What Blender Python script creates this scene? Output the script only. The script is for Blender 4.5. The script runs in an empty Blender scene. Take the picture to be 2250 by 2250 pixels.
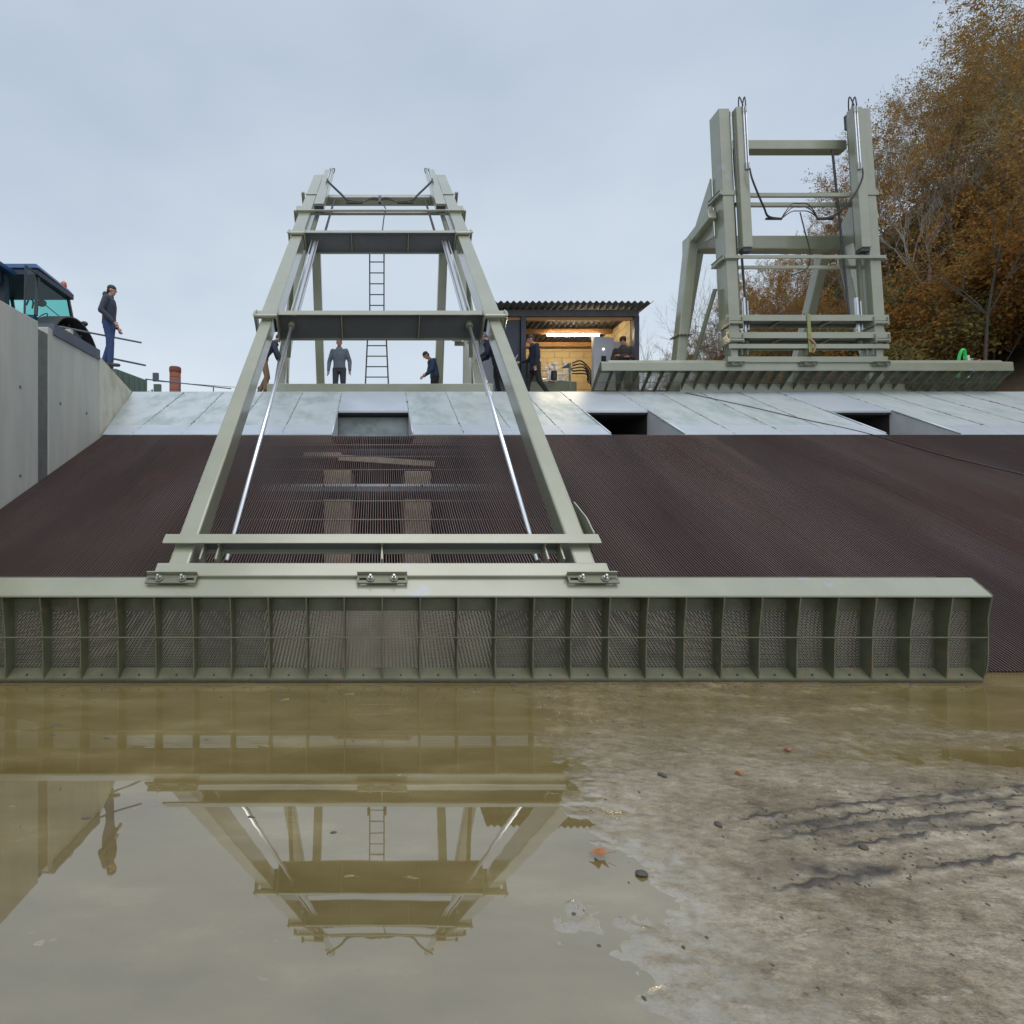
import bpy, bmesh, math, random
import numpy as np
from mathutils import Vector, Matrix, noise
R = math.radians
random.seed(7); RNG = np.random.default_rng(7)
scene = bpy.context.scene
C = scene.collection

# ------------------------------------------------------------------ camera
F = 1127.0; CX = 832.0; H = 1.45          # focal length in photo pixels, vanishing point, eye height
cam_d = bpy.data.cameras.new('camera'); cam = bpy.data.objects.new('camera', cam_d); C.objects.link(cam)
cam.location = (0, 0, H); cam.rotation_euler = (R(90), 0, 0)
cam_d.sensor_width = 36; cam_d.lens = 36*F/2250; cam_d.shift_x = (1125-CX)/2250
cam_d.clip_start = 0.05; cam_d.clip_end = 2000
scene.camera = cam

# ------------------------------------------------------------------ sky, sun, exposure
world = bpy.data.worlds.new('World'); scene.world = world; world.use_nodes = True
nt = world.node_tree; nt.nodes.clear()
def N(nt, t, **k):
    n = nt.nodes.new(t)
    for a, b in k.items(): setattr(n, a, b)
    return n
wo = N(nt, 'ShaderNodeOutputWorld'); bg = N(nt, 'ShaderNodeBackground'); bg2 = N(nt, 'ShaderNodeBackground'); add = N(nt, 'ShaderNodeAddShader')
sky = N(nt, 'ShaderNodeTexSky'); sky.sky_type = 'NISHITA'; sky.sun_disc = False
SUN_EL, SUN_ROT = R(68), R(165)
sky.sun_elevation = SUN_EL; sky.sun_rotation = SUN_ROT; sky.dust_density = 4; sky.air_density = 1
bg.inputs[1].default_value = 0.05
tc = N(nt, 'ShaderNodeTexCoord'); sep = N(nt, 'ShaderNodeSeparateXYZ'); nt.links.new(tc.outputs['Generated'], sep.inputs[0])
zr = N(nt, 'ShaderNodeValToRGB')          # cloud deck: pale at the horizon, greyer blue overhead
e = zr.color_ramp.elements
e[0].position = 0.0; e[0].color = (0.68, 0.73, 0.775, 1); e[1].position = 1.0; e[1].color = (0.47, 0.53, 0.605, 1)
e2_ = zr.color_ramp.elements.new(0.30); e2_.color = (0.585, 0.645, 0.70, 1)
e3_ = zr.color_ramp.elements.new(0.65); e3_.color = (0.455, 0.525, 0.605, 1)
nt.links.new(sep.outputs[2], zr.inputs[0])
mp = N(nt, 'ShaderNodeMapping'); mp.inputs['Scale'].default_value = (1.0, 1.6, 2.2)
nz = N(nt, 'ShaderNodeTexNoise'); nz.inputs['Scale'].default_value = 1.7; nz.inputs['Detail'].default_value = 5; nz.inputs['Roughness'].default_value = 0.5
nt.links.new(tc.outputs['Generated'], mp.inputs[0]); nt.links.new(mp.outputs[0], nz.inputs[0])
cr = N(nt, 'ShaderNodeValToRGB'); cr.color_ramp.elements[0].position = 0.3; cr.color_ramp.elements[0].color = (0.83, 0.845, 0.86, 1)
cr.color_ramp.elements[1].position = 0.72; cr.color_ramp.elements[1].color = (1.12, 1.09, 1.03, 1)
nt.links.new(nz.outputs[0], cr.inputs[0])
mx = N(nt, 'ShaderNodeMix', data_type='RGBA', blend_type='MULTIPLY'); mx.inputs[0].default_value = 1
nt.links.new(zr.outputs[0], mx.inputs[6]); nt.links.new(cr.outputs[0], mx.inputs[7])
nt.links.new(sky.outputs[0], bg.inputs[0]); nt.links.new(mx.outputs[2], bg2.inputs[0]); bg2.inputs[1].default_value = 0.90
nt.links.new(bg.outputs[0], add.inputs[0]); nt.links.new(bg2.outputs[0], add.inputs[1]); nt.links.new(add.outputs[0], wo.inputs[0])
sl = bpy.data.lights.new('sun', 'SUN'); so = bpy.data.objects.new('sun', sl); C.objects.link(so)
sl.energy = 1.35; sl.angle = R(50); sl.color = (1.0, 0.97, 0.92)
so.rotation_euler = (R(22), 0, R(15)); so.location = (0, 0, 60)
scene.view_settings.view_transform = 'Standard'; scene.view_settings.look = 'None'
scene.view_settings.exposure = 0.10; scene.view_settings.gamma = 1.0; scene.view_settings.use_curve_mapping = False

# ------------------------------------------------------------------ materials
def mat(name, col, rough=0.6, metal=0.0, var=None, scale=3.0, amt=0.5, bump=0.0, bscale=40.0, spec=0.5, stretch=(1,1,1), detail=6, lo=0.4, hi=0.6, col3=None, scale3=0.7, lo3=.5, hi3=.62, rvar=0.0, obj=False):
    m = bpy.data.materials.new(name); m.use_nodes = True; t = m.node_tree; b = t.nodes['Principled BSDF']
    b.inputs['Base Color'].default_value = (*col, 1); b.inputs['Roughness'].default_value = rough
    b.inputs['Metallic'].default_value = metal; b.inputs['Specular IOR Level'].default_value = spec
    g = N(t, 'ShaderNodeNewGeometry'); src = g.outputs['Position']
    if obj:
        tcn = N(t, 'ShaderNodeTexCoord'); src = tcn.outputs['Object']
    mpn = N(t, 'ShaderNodeMapping'); mpn.inputs['Scale'].default_value = stretch; t.links.new(src, mpn.inputs[0]); src = mpn.outputs[0]
    last = None
    if var:
        n1 = N(t, 'ShaderNodeTexNoise'); n1.inputs['Scale'].default_value = scale; n1.inputs['Detail'].default_value = detail; n1.inputs['Roughness'].default_value = .6
        t.links.new(src, n1.inputs[0])
        r1 = N(t, 'ShaderNodeMapRange'); r1.inputs[1].default_value = lo; r1.inputs[2].default_value = hi; r1.inputs[4].default_value = amt; t.links.new(n1.outputs[0], r1.inputs[0])
        m1 = N(t, 'ShaderNodeMix', data_type='RGBA'); m1.inputs[6].default_value = (*col, 1); m1.inputs[7].default_value = (*var, 1)
        t.links.new(r1.outputs[0], m1.inputs[0]); last = m1.outputs[2]
        if rvar:
            r2 = N(t, 'ShaderNodeMapRange'); r2.inputs[1].default_value = .3; r2.inputs[2].default_value = .7; r2.inputs[3].default_value = rough-rvar; r2.inputs[4].default_value = rough+rvar
            t.links.new(n1.outputs[0], r2.inputs[0]); t.links.new(r2.outputs[0], b.inputs['Roughness'])
    if col3:
        n3 = N(t, 'ShaderNodeTexNoise'); n3.inputs['Scale'].default_value = scale3; n3.inputs['Detail'].default_value = 5; n3.inputs['Roughness'].default_value = .55
        t.links.new(src, n3.inputs[0])
        r3 = N(t, 'ShaderNodeMapRange'); r3.inputs[1].default_value = lo3; r3.inputs[2].default_value = hi3; t.links.new(n3.outputs[0], r3.inputs[0])
        m3 = N(t, 'ShaderNodeMix', data_type='RGBA'); m3.inputs[7].default_value = (*col3, 1)
        if last: t.links.new(last, m3.inputs[6])
        else: m3.inputs[6].default_value = (*col, 1)
        t.links.new(r3.outputs[0], m3.inputs[0]); last = m3.outputs[2]
    if last: t.links.new(last, b.inputs['Base Color'])
    if bump:
        n2 = N(t, 'ShaderNodeTexNoise'); n2.inputs['Scale'].default_value = bscale; n2.inputs['Detail'].default_value = 4; t.links.new(src, n2.inputs[0])
        bp = N(t, 'ShaderNodeBump'); bp.inputs['Strength'].default_value = bump; bp.inputs['Distance'].default_value = .01
        t.links.new(n2.outputs[0], bp.inputs['Height']); t.links.new(bp.outputs[0], b.inputs['Normal'])
    return m
M = {}
M['paint'] = mat('green_grey_paint', (.265,.28,.205), .38, var=(.215,.23,.16), scale=1.3, amt=.7, bump=.05, bscale=6, spec=.55, col3=(.27,.29,.31), scale3=2.1, lo3=.66, hi3=.69)
cb0 = M['paint'].node_tree.nodes['Principled BSDF']; cb0.inputs['Coat Weight'].default_value = 1.0; cb0.inputs['Coat Roughness'].default_value = .16; cb0.inputs['Coat IOR'].default_value = 1.6
M['paint_dark'] = mat('dark_green_grey_paint', (.15,.16,.11), .42, var=(.11,.115,.075), scale=3, bump=.05, bscale=10)
M['board'] = mat('board_paint', (.12,.13,.08), .4, var=(.08,.087,.052), scale=4, amt=.8, bump=.05, bscale=20, col3=(.15,.12,.075), scale3=7, lo3=.55, hi3=.68)
M['stone'] = mat('dark_mud_stone', (.09,.085,.07), .8, var=(.05,.048,.04), scale=30)
M['steel'] = mat('bolt_steel', (.42,.43,.45), .38, 1.0)
M['chrome'] = mat('chrome_rod', (.88,.90,.95), .30, 1.0)
M['pipe'] = mat('zinc_pipe', (.62,.64,.66), .3, .9)
M['black'] = mat('black_rubber', (.014,.015,.018), .45, var=(.03,.03,.032), scale=8)
M['blackmetal'] = mat('dark_primer_steel', (.035,.037,.045), .5, var=(.06,.06,.07), scale=5)
M['galv'] = mat('galvanised_sheet', (.54,.60,.625), .42, .35, var=(.33,.41,.41), scale=2.2, amt=.9, bump=.12, bscale=5, lo=.42, hi=.64, stretch=(1,.45,1), rvar=.10, col3=(.52,.56,.58), scale3=6, lo3=.58, hi3=.68)
M['galv_new'] = mat('smooth_zinc_sheet', (.55,.61,.68), .38, .4, var=(.41,.48,.55), scale=.8, bump=.05, bscale=3)
M['cheek'] = mat('pale_zinc_cheek', (.62,.64,.64), .6, var=(.5,.53,.54), scale=3)
M['seal'] = mat('seam_sealant', (.13,.14,.14), .7, var=(.32,.34,.34), scale=14, amt=.8)
M['rust'] = mat('shaded_rust_bars', (.060,.040,.040), .55, .2, var=(.040,.028,.030), scale=.9, amt=.9, stretch=(1,.25,.25), col3=(.16,.085,.055), scale3=1.1, lo3=.58, hi3=.72)  # rust brown bar sides, shade between the bars painted in as a darker tone
M['worn_lit'] = mat('scraped_lit_bar_edge', (.30,.225,.212), .48, .3, var=(.15,.108,.105), scale=.8, amt=.9, stretch=(1,.2,.2), col3=(.24,.125,.095), scale3=1.1, lo3=.52, hi3=.72)  # scraped bar tops, light from above painted in as a paler tone
M['rod'] = mat('grey_brown_rod', (.22,.20,.20), .5, .4)
M['concrete'] = mat('wall_concrete', (.52,.53,.485), .75, var=(.44,.455,.425), scale=1.3, amt=.9, bump=.15, bscale=25, stretch=(1.5,2.2,.35), col3=(.52,.51,.46), scale3=2.5, lo3=.55, hi3=.75)
M['concrete_dark'] = mat('damp_concrete_joint', (.115,.125,.12), .7, var=(.19,.19,.18), scale=5, bump=.3, bscale=20)
M['concrete_pale'] = mat('pale_wing_concrete', (.60,.58,.48), .8, var=(.45,.41,.31), scale=2.2, amt=.8, bump=.2, bscale=20, lo=.45, hi=.65)
M['pier'] = mat('stained_pier_concrete', (.72,.65,.52), .8, var=(.50,.36,.26), scale=3, bump=.2, bscale=15)
M['dark'] = mat('unlit_chamber_niche', (.035,.033,.032), .8, var=(.06,.05,.045), scale=2)  # near black: darkness of chamber and niches put into the colour
M['slate'] = mat('blue_grey_beam', (.10,.12,.16), .5, .3, var=(.07,.08,.11), scale=3)
M['wood'] = mat('warm_timber', (.42,.22,.09), .6, var=(.32,.16,.06), scale=4, stretch=(1,6,6))
M['plank'] = mat('pale_plank', (.75,.70,.60), .7, var=(.55,.48,.40), scale=6)
M['block'] = mat('tan_block', (.62,.50,.30), .85, var=(.55,.44,.26), scale=5, bump=.2, bscale=30)
M['mortar'] = mat('mortar', (.30,.26,.18), .9)
M['navy'] = mat('navy_sheet', (.020,.028,.048), .45, var=(.035,.045,.07), scale=3, bump=.05)
M['roofing'] = mat('grey_fibre_roof', (.10,.105,.11), .7, var=(.06,.062,.065), scale=3, bump=.15, bscale=20)
M['cabinet'] = mat('grey_cabinet_paint', (.42,.44,.49), .4, var=(.38,.40,.45), scale=1)
M['white'] = mat('white_paint', (.7,.7,.7), .5)
M['tank'] = mat('olive_tank', (.16,.18,.12), .45, var=(.12,.13,.09), scale=4)
M['blue'] = mat('blue_tractor_paint', (.018,.065,.18), .4, var=(.015,.045,.12), scale=3)
M['orange'] = mat('orange_beacon', (.55,.10,.02), .3)
M['brick'] = mat('red_brick', (.20,.075,.05), .8, var=(.15,.05,.035), scale=8)
M['greenbox'] = mat('green_steel', (.10,.15,.13), .55, var=(.07,.11,.09), scale=3, col3=(.20,.12,.07), scale3=3, lo3=.62, hi3=.7)
M['hose_green'] = mat('bright_green_hose', (.02,.50,.09), .35)
M['red'] = mat('red_orange_handle', (.5,.08,.05), .4)
M['strap'] = mat('yellow_webbing', (.26,.28,.10), .7, var=(.18,.20,.09), scale=12)
M['skin'] = mat('skin', (.45,.24,.17), .5)
M['hair'] = mat('dark_hair', (.02,.016,.014), .6)
M['leafmat'] = None
def glass(name, col, rough=.03, alpha=.35):
    m = bpy.data.materials.new(name); m.use_nodes = True; t = m.node_tree; b = t.nodes['Principled BSDF']
    tr = N(t, 'ShaderNodeBsdfTransparent'); tr.inputs[0].default_value = (*col, 1); gl = N(t, 'ShaderNodeBsdfGlossy'); gl.inputs['Roughness'].default_value = rough
    fr = N(t, 'ShaderNodeFresnel'); fr.inputs[0].default_value = 1.22; ms = N(t, 'ShaderNodeMixShader')
    ms.inputs[0].default_value = .07; t.nodes.remove(fr); t.links.new(tr.outputs[0], ms.inputs[1]); t.links.new(gl.outputs[0], ms.inputs[2])
    t.links.new(ms.outputs[0], t.nodes['Material Output'].inputs[0]); t.nodes.remove(b); return m
M['glass'] = glass('teal_glass', (.42,.80,.76))
def emis(name, col, s):
    m = bpy.data.materials.new(name); m.use_nodes = True; b = m.node_tree.nodes['Principled BSDF']
    b.inputs['Emission Color'].default_value = (*col, 1); b.inputs['Emission Strength'].default_value = s; b.inputs['Base Color'].default_value = (.8,.8,.8,1); return m
M['tube'] = emis('lit_tube', (1,.80,.50), 62.0)
def cloth(name, c, c2, s=10): return mat(name, c, .85, var=c2, scale=s, bump=.35, bscale=22)
# leaf materials, colour differing leaf by leaf
def leafm(name, cols):
    m = bpy.data.materials.new(name); m.use_nodes = True; t = m.node_tree; b = t.nodes['Principled BSDF']
    b.inputs['Roughness'].default_value = .7; b.inputs['Specular IOR Level'].default_value = .2
    g = N(t, 'ShaderNodeNewGeometry'); r = N(t, 'ShaderNodeValToRGB'); el = r.color_ramp.elements
    el[0].color = (*cols[0], 1); el[1].color = (*cols[-1], 1); el[0].position = 0; el[1].position = 1
    for i, c in enumerate(cols[1:-1]): q = el.new((i+1)/(len(cols)-1)); q.color = (*c, 1)
    t.links.new(g.outputs['Random Per Island'], r.inputs[0]); t.links.new(r.outputs[0], b.inputs['Base Color'])
    tl = N(t, 'ShaderNodeBsdfTranslucent'); t.links.new(r.outputs[0], tl.inputs[0]); ms = N(t, 'ShaderNodeMixShader'); ms.inputs[0].default_value = .42
    t.links.new(b.outputs[0], ms.inputs[1]); t.links.new(tl.outputs[0], ms.inputs[2]); t.links.new(ms.outputs[0], t.nodes['Material Output'].inputs[0]); return m
L_OR = leafm('orange_leaves', [(.26,.13,.04),(.38,.21,.055),(.19,.13,.05),(.48,.29,.08)])
L_BR = leafm('rust_leaves', [(.22,.11,.07),(.30,.15,.085),(.17,.12,.085),(.33,.21,.11)])
L_YG = leafm('olive_leaves', [(.17,.15,.05),(.26,.20,.06),(.12,.12,.05),(.34,.26,.07)])
L_GO = leafm('golden_leaves', [(.36,.17,.03),(.28,.12,.03),(.14,.10,.03),(.42,.22,.05)])
M['bark'] = mat('grey_bark', (.11,.095,.085), .9, var=(.07,.06,.05), scale=5)
M['bark_pale'] = mat('pale_bark', (.30,.27,.24), .9, var=(.18,.16,.14), scale=5)
M['litter'] = mat('leaf_litter', (.075,.055,.03), .95, var=(.045,.04,.022), scale=1.5, bump=.6, bscale=6, col3=(.13,.07,.03), scale3=4, lo3=.5, hi3=.7)
M['gravel'] = mat('platform_gravel', (.22,.21,.19), .9, var=(.16,.15,.13), scale=3, bump=.4)

# ------------------------------------------------------------------ mesh builder
WL = {}                                                     # world location of every object built
class MB:
    def __init__(s): s.v = []; s.f = []
    def add(s, vs, fs):
        o = len(s.v); s.v += [tuple(p) for p in vs]; s.f += [tuple(i+o for i in f) for f in fs]; return s
    def box(s, x0, x1, y0, y1, z0, z1):
        return s.add([(x0,y0,z0),(x1,y0,z0),(x1,y1,z0),(x0,y1,z0),(x0,y0,z1),(x1,y0,z1),(x1,y1,z1),(x0,y1,z1)],
            [(0,3,2,1),(4,5,6,7),(0,1,5,4),(1,2,6,5),(2,3,7,6),(3,0,4,7)])
    def fbox(s, fr, x0, x1, a0, a1, n0, n1):               # box in an arm frame (x, along, normal)
        vs = [fr(x,a,n) for n in (n0,n1) for (x,a) in ((x0,a0),(x1,a0),(x1,a1),(x0,a1))]
        return s.add(vs, [(0,3,2,1),(4,5,6,7),(0,1,5,4),(1,2,6,5),(2,3,7,6),(3,0,4,7)])
    def beam(s, p, q, w, h, up=(0,0,1)):                    # w sideways, h along up
        p = Vector(p); q = Vector(q); d = (q-p).normalized(); u = Vector(up); sd = d.cross(u).normalized(); u = sd.cross(d).normalized()
        vs = [c + sd*a*w/2 + u*b*h/2 for c in (p,q) for (a,b) in ((-1,-1),(1,-1),(1,1),(-1,1))]
        return s.add(vs, [(0,3,2,1),(4,5,6,7),(0,1,5,4),(1,2,6,5),(2,3,7,6),(3,0,4,7)])
    def tube(s, pts, r, n=8, caps=True):
        pts = [Vector(p) for p in pts]; rs = r if isinstance(r, (list,tuple)) else [r]*len(pts)
        rings = []; prev = None
        for i, p in enumerate(pts):
            d = (pts[min(i+1,len(pts)-1)]-pts[max(i-1,0)])
            if d.length < 1e-7: d = Vector((0,0,1))
            d.normalize()
            if prev is None: u = d.orthogonal().normalized()
            else:
                u = prev - d*prev.dot(d)
                u = u.normalized() if u.length > 1e-5 else d.orthogonal().normalized()
            prev = u; w = d.cross(u)
            rings.append([p + (u*math.cos(2*math.pi*k/n)+w*math.sin(2*math.pi*k/n))*rs[i] for k in range(n)])
        vs = [p for g in rings for p in g]; fs = []
        for i in range(len(pts)-1):
            for k in range(n):
                a = i*n+k; b = i*n+(k+1)%n; fs.append((a,b,b+n,a+n))
        if caps: fs.append(tuple(range(n-1,-1,-1))); fs.append(tuple((len(pts)-1)*n+k for k in range(n)))
        return s.add(vs, fs)
    def prism(s, poly, x0, x1, fr=None):                    # polygon in (y,z) extruded along x
        n = len(poly); g = fr or (lambda x,a,b: (x,a,b))
        vs = [g(x0,a,b) for a,b in poly] + [g(x1,a,b) for a,b in poly]
        return s.add(vs, [tuple(range(n)), tuple(range(2*n-1,n-1,-1))] + [(i,i+n,(i+1)%n+n,(i+1)%n) for i in range(n)])
    def ell(s, c, r, n=12, m=8, rot=None):
        vs = []; fs = []
        for j in range(m+1):
            th = math.pi*j/m
            for k in range(n):
                ph = 2*math.pi*k/n; p = Vector((r[0]*math.sin(th)*math.cos(ph), r[1]*math.sin(th)*math.sin(ph), r[2]*math.cos(th)))
                if rot: p = rot @ p
                vs.append(Vector(c)+p)
        for j in range(m):
            for k in range(n): fs.append((j*n+k, (j+1)*n+k, (j+1)*n+(k+1)%n, j*n+(k+1)%n))
        return s.add(vs, fs)
    def build(s, name, m, parent=None, smooth=False, bevel=0, center=True, seg=2):
        v = np.array(s.v, dtype=float); c = (v.min(0)+v.max(0))/2 if center else np.zeros(3)
        me = bpy.data.meshes.new(name); me.from_pydata((v-c).tolist(), [], s.f)
        if smooth: me.polygons.foreach_set('use_smooth', [True]*len(me.polygons))
        bm = bmesh.new(); bm.from_mesh(me); bmesh.ops.recalc_face_normals(bm, faces=bm.faces); bm.to_mesh(me); bm.free()
        me.materials.append(m); o = bpy.data.objects.new(name, me); C.objects.link(o)
        w = Vector(c.tolist()); WL[o.name] = w
        if parent: o.parent = parent; o.location = w - WL[parent.name]
        else: o.location = w
        if bevel:
            b = o.modifiers.new('bevel', 'BEVEL'); b.width = bevel; b.segments = seg; b.limit_method = 'ANGLE'; b.angle_limit = R(40)
        return o
def tag(o, label=None, cat=None, group=None, kind=None):
    if label: o['label'] = label
    if cat: o['category'] = cat
    if group: o['group'] = group
    if kind: o['kind'] = kind
    return o
def root(name, loc, label, cat, group=None):
    o = bpy.data.objects.new(name, None); C.objects.link(o); o.location = loc; o.empty_display_size = .2; WL[o.name] = Vector(loc)
    return tag(o, label, cat, group)
def dup(o, off, parent='same'):
    c = o.copy(); C.objects.link(c); c.location = Vector(o.location)+Vector(off); WL[c.name] = WL[o.name]+Vector(off)
    return c
def px(x, y, d): return Vector(((x-CX)*d/F, d, H+(1125-y)*d/F))

# ------------------------------------------------------------------ rack plane numbers
S0, DB = .532, 4.59                        # slope of the rack, where it meets the slab
ZP = 4.52                                  # height of the upper platform
def pz(d): return S0*(d-DB)
def pd(y): return (S0*DB+H)/(S0-(1125-y)/F)    # depth on the rack plane of an image row
D_RT, D_CR = 10.20, 13.08                  # rack top, apron crest
XW = -5.48

# ------------------------------------------------------------------ ground slab, puddle
def fbm(x, y, s, seed=0.0, o=4):
    return noise.fractal(Vector((x*s+seed, y*s-seed, seed*.37)), 1.0, 2.1, o)
TR = [((1.73,2.41),(4.2,2.84)),((1.90,2.36),(4.2,2.77)),((1.79,2.27),(4.2,2.68)),((2.08,2.22),(4.2,2.55)),((1.6,1.97),(4.2,2.36))]
def slab_h(X, Y):
    sx = .55 + .28*math.sin(Y*1.3-.9) - max(0,2.2-Y)*.25 + (max(0, Y-2.9)*.75) + .55*fbm(X, Y, 1.3, 3.3, 5)
    t = math.tanh((X-sx)/.55)
    h = -.0045 + .0105*t + .0035*fbm(X, Y, 2.2, 9.1, 5)
    if X > 1.2: h += .007*min(1,(X-1.2)/.8)*max(0,min(1,(3.0-Y)/.5))
    if X > 0: h += .0022*fbm(X, Y, 14, 2.2, 3)*max(0, min(1, (X-.2)))
    if X > 2.6 and Y > 2.7 and Y < 3.3: h -= .008*math.exp(-((Y-3.0)/.18)**2)*min(1, (X-2.6)*2)
    if X > 3.6 and Y > 3.4: h -= .010*min(1,(X-3.6)*2)
    if 1.4 < X < 4.6 and 1.8 < Y < 3.0:
        for k, (a, b) in enumerate(TR):
            t2 = (X-a[0])/(b[0]-a[0]); yc = a[1]+(b[1]-a[1])*t2 + .018*fbm(X, k, 1.5, 4.4, 2)
            if t2 > -.02:
                e_ = math.exp(-((Y-yc+.007*math.sin(X*52+k))/.010)**2)
                am = .016*max(0, min(1, .55+1.1*fbm(X, k*3, 3.2, 7.7, 2)))*min(1, (t2+.02)*12)
                h += am*e_ - .005*math.exp(-((Y-yc+.045)/.022)**2)*min(1,(t2+.02)*8)
    if X > -.2: # rough, scuffed mud on the right
        h += .0045*max(0, fbm(X, Y*1.8, 6.5, 5.5, 3)-.05)*min(1, (X+.2))
    return h
def mud_mask(X, Y):
    q = 0.0
    if 1.4 < X < 4.6 and 1.8 < Y < 3.0:
        for k, (a, b) in enumerate(TR):
            t2 = (X-a[0])/(b[0]-a[0]); yc = a[1]+(b[1]-a[1])*t2 + .018*fbm(X, k, 1.5, 4.4, 2)
            if t2 > -.05:
                e_ = math.exp(-((Y-yc+.007*math.sin(X*52+k))/.009)**2)
                q += 1.3*e_*max(0, min(.85, .55+1.8*fbm(X, k*3, 4.2, 7.7, 4)))
                q += .5*math.exp(-((Y-yc)/.07)**2)*max(0, fbm(X*1.2, Y*2, 5, 3.1, 4)+.3)
        q += 1.2*math.exp(-((X-1.72)/.28)**2-((Y-2.06)/.06)**2)*max(0, fbm(X, Y, 9, 1.1, 3)+.45)
    return min(1.0, q)
def ground_mesh():
    xs = np.concatenate([np.arange(XW, -.5, .12), np.arange(-.5, 4.6, .013), np.arange(4.6, 17.2, .2)])
    ys = np.concatenate([np.arange(-4, 1.2, .3), np.arange(1.2, 3.3, .008), np.arange(3.3, 4.75, .03)])
    nx, ny = len(xs), len(ys); v = []
    for y in ys:
        for x in xs: v.append((x, y, slab_h(float(x), float(y))))
    f = [(j*nx+i, j*nx+i+1, (j+1)*nx+i+1, (j+1)*nx+i) for j in range(ny-1) for i in range(nx-1)]
    me = bpy.data.meshes.new('muddy_slab'); me.from_pydata(v, [], f); me.polygons.foreach_set('use_smooth', [True]*len(f))
    at = me.attributes.new('mud', 'FLOAT', 'POINT'); at.data.foreach_set('value', [mud_mask(p[0], p[1]) for p in v])
    return me
gm = bpy.data.materials.new('wet_muddy_concrete'); gm.use_nodes = True
t = gm.node_tree; b = t.nodes['Principled BSDF']; g = N(t, 'ShaderNodeNewGeometry')
mpg = N(t, 'ShaderNodeMapping'); mpg.inputs['Scale'].default_value = (1, 1.8, 1); mpg.inputs['Rotation'].default_value = (0, 0, R(12)); t.links.new(g.outputs['Position'], mpg.inputs[0])
def noi(sc, de=8, ro=.6):
    n = N(t, 'ShaderNodeTexNoise'); n.inputs['Scale'].default_value = sc; n.inputs['Detail'].default_value = de; n.inputs['Roughness'].default_value = ro; t.links.new(mpg.outputs[0], n.inputs[0]); return n.outputs[0]
def ramp(src, stops):
    r = N(t, 'ShaderNodeValToRGB'); el = r.color_ramp.elements; el[0].position = stops[0][0]; el[0].color = (*stops[0][1], 1); el[1].position = stops[-1][0]; el[1].color = (*stops[-1][1], 1)
    for p_, c_ in stops[1:-1]: q = el.new(p_); q.color = (*c_, 1)
    t.links.new(src, r.inputs[0]); return r.outputs[0]
def mixc(f, a, b_, bt='MIX'):
    m_ = N(t, 'ShaderNodeMix', data_type='RGBA', blend_type=bt)
    for i_, s_ in ((0, f), (6, a), (7, b_)):
        if isinstance(s_, float): m_.inputs[i_].default_value = s_
        elif isinstance(s_, tuple): m_.inputs[i_].default_value = (*s_, 1)
        else: t.links.new(s_, m_.inputs[i_])
    return m_.outputs[2]
base = ramp(noi(1.6), [(.30,(.11,.088,.054)),(.44,(.20,.170,.120)),(.56,(.295,.262,.205)),(.72,(.41,.375,.31))])
fine = ramp(noi(13, 12, .78), [(.36,(.42,.39,.34)),(.5,(.93,.91,.86)),(.64,(1.38,1.35,1.27))])
col = mixc(1.0, base, fine, 'MULTIPLY')
grit = ramp(noi(75, 10, .8), [(.38,(.55,.53,.5)),(.5,(1,1,1)),(.62,(1.3,1.28,1.22))]); col = mixc(1.0, col, grit, 'MULTIPLY')
spots = ramp(noi(7, 6, .7), [(.60,(0,0,0)),(.68,(1,1,1))]); col = mixc(spots, col, (.36,.345,.29))
sepg = N(t, 'ShaderNodeSeparateXYZ'); t.links.new(g.outputs['Position'], sepg.inputs[0])
mr = N(t, 'ShaderNodeMapRange'); mr.inputs[1].default_value = 2.7; mr.inputs[2].default_value = 3.8; t.links.new(sepg.outputs[1], mr.inputs[0])
brn = ramp(noi(2.5), [(.35,(.10,.075,.032)),(.55,(.19,.145,.07)),(.68,(.36,.31,.19))]); brn = mixc(.8, brn, fine, 'MULTIPLY'); col = mixc(mr.outputs[0], col, brn)
at_ = N(t, 'ShaderNodeAttribute'); at_.attribute_name = 'mud'; mh = N(t, 'ShaderNodeMapRange'); mh.inputs[1].default_value = .15; mh.inputs[2].default_value = .75; t.links.new(at_.outputs['Fac'], mh.inputs[0])
col = mixc(mh.outputs[0], col, (.050,.044,.037))
wz = N(t, 'ShaderNodeMath', operation='MULTIPLY_ADD'); t.links.new(noi(9, 6, .7), wz.inputs[0]); wz.inputs[1].default_value = -.030; t.links.new(sepg.outputs[2], wz.inputs[2])
wet = N(t, 'ShaderNodeMapRange'); wet.inputs[1].default_value = -.014; wet.inputs[2].default_value = -.002; t.links.new(wz.outputs[0], wet.inputs[0])
wc = mixc(.62, col, (.215,.172,.080)); col = mixc(wet.outputs[0], wc, col)
t.links.new(col, b.inputs['Base Color'])
rr = N(t, 'ShaderNodeMapRange'); rr.inputs[1].default_value = .35; rr.inputs[2].default_value = .68; rr.inputs[3].default_value = .22; rr.inputs[4].default_value = .7
t.links.new(noi(2.1), rr.inputs[0]); wr = N(t, 'ShaderNodeMix', data_type='FLOAT'); wr.inputs[2].default_value = .045; t.links.new(wet.outputs[0], wr.inputs[0]); t.links.new(rr.outputs[0], wr.inputs[3]); t.links.new(wr.outputs[0], b.inputs['Roughness']); b.inputs['Specular IOR Level'].default_value = .7
wi = N(t, 'ShaderNodeMapRange'); wi.inputs[3].default_value = 2.7; wi.inputs[4].default_value = 1.5; t.links.new(wet.outputs[0], wi.inputs[0]); t.links.new(wi.outputs[0], b.inputs['IOR'])
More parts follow.
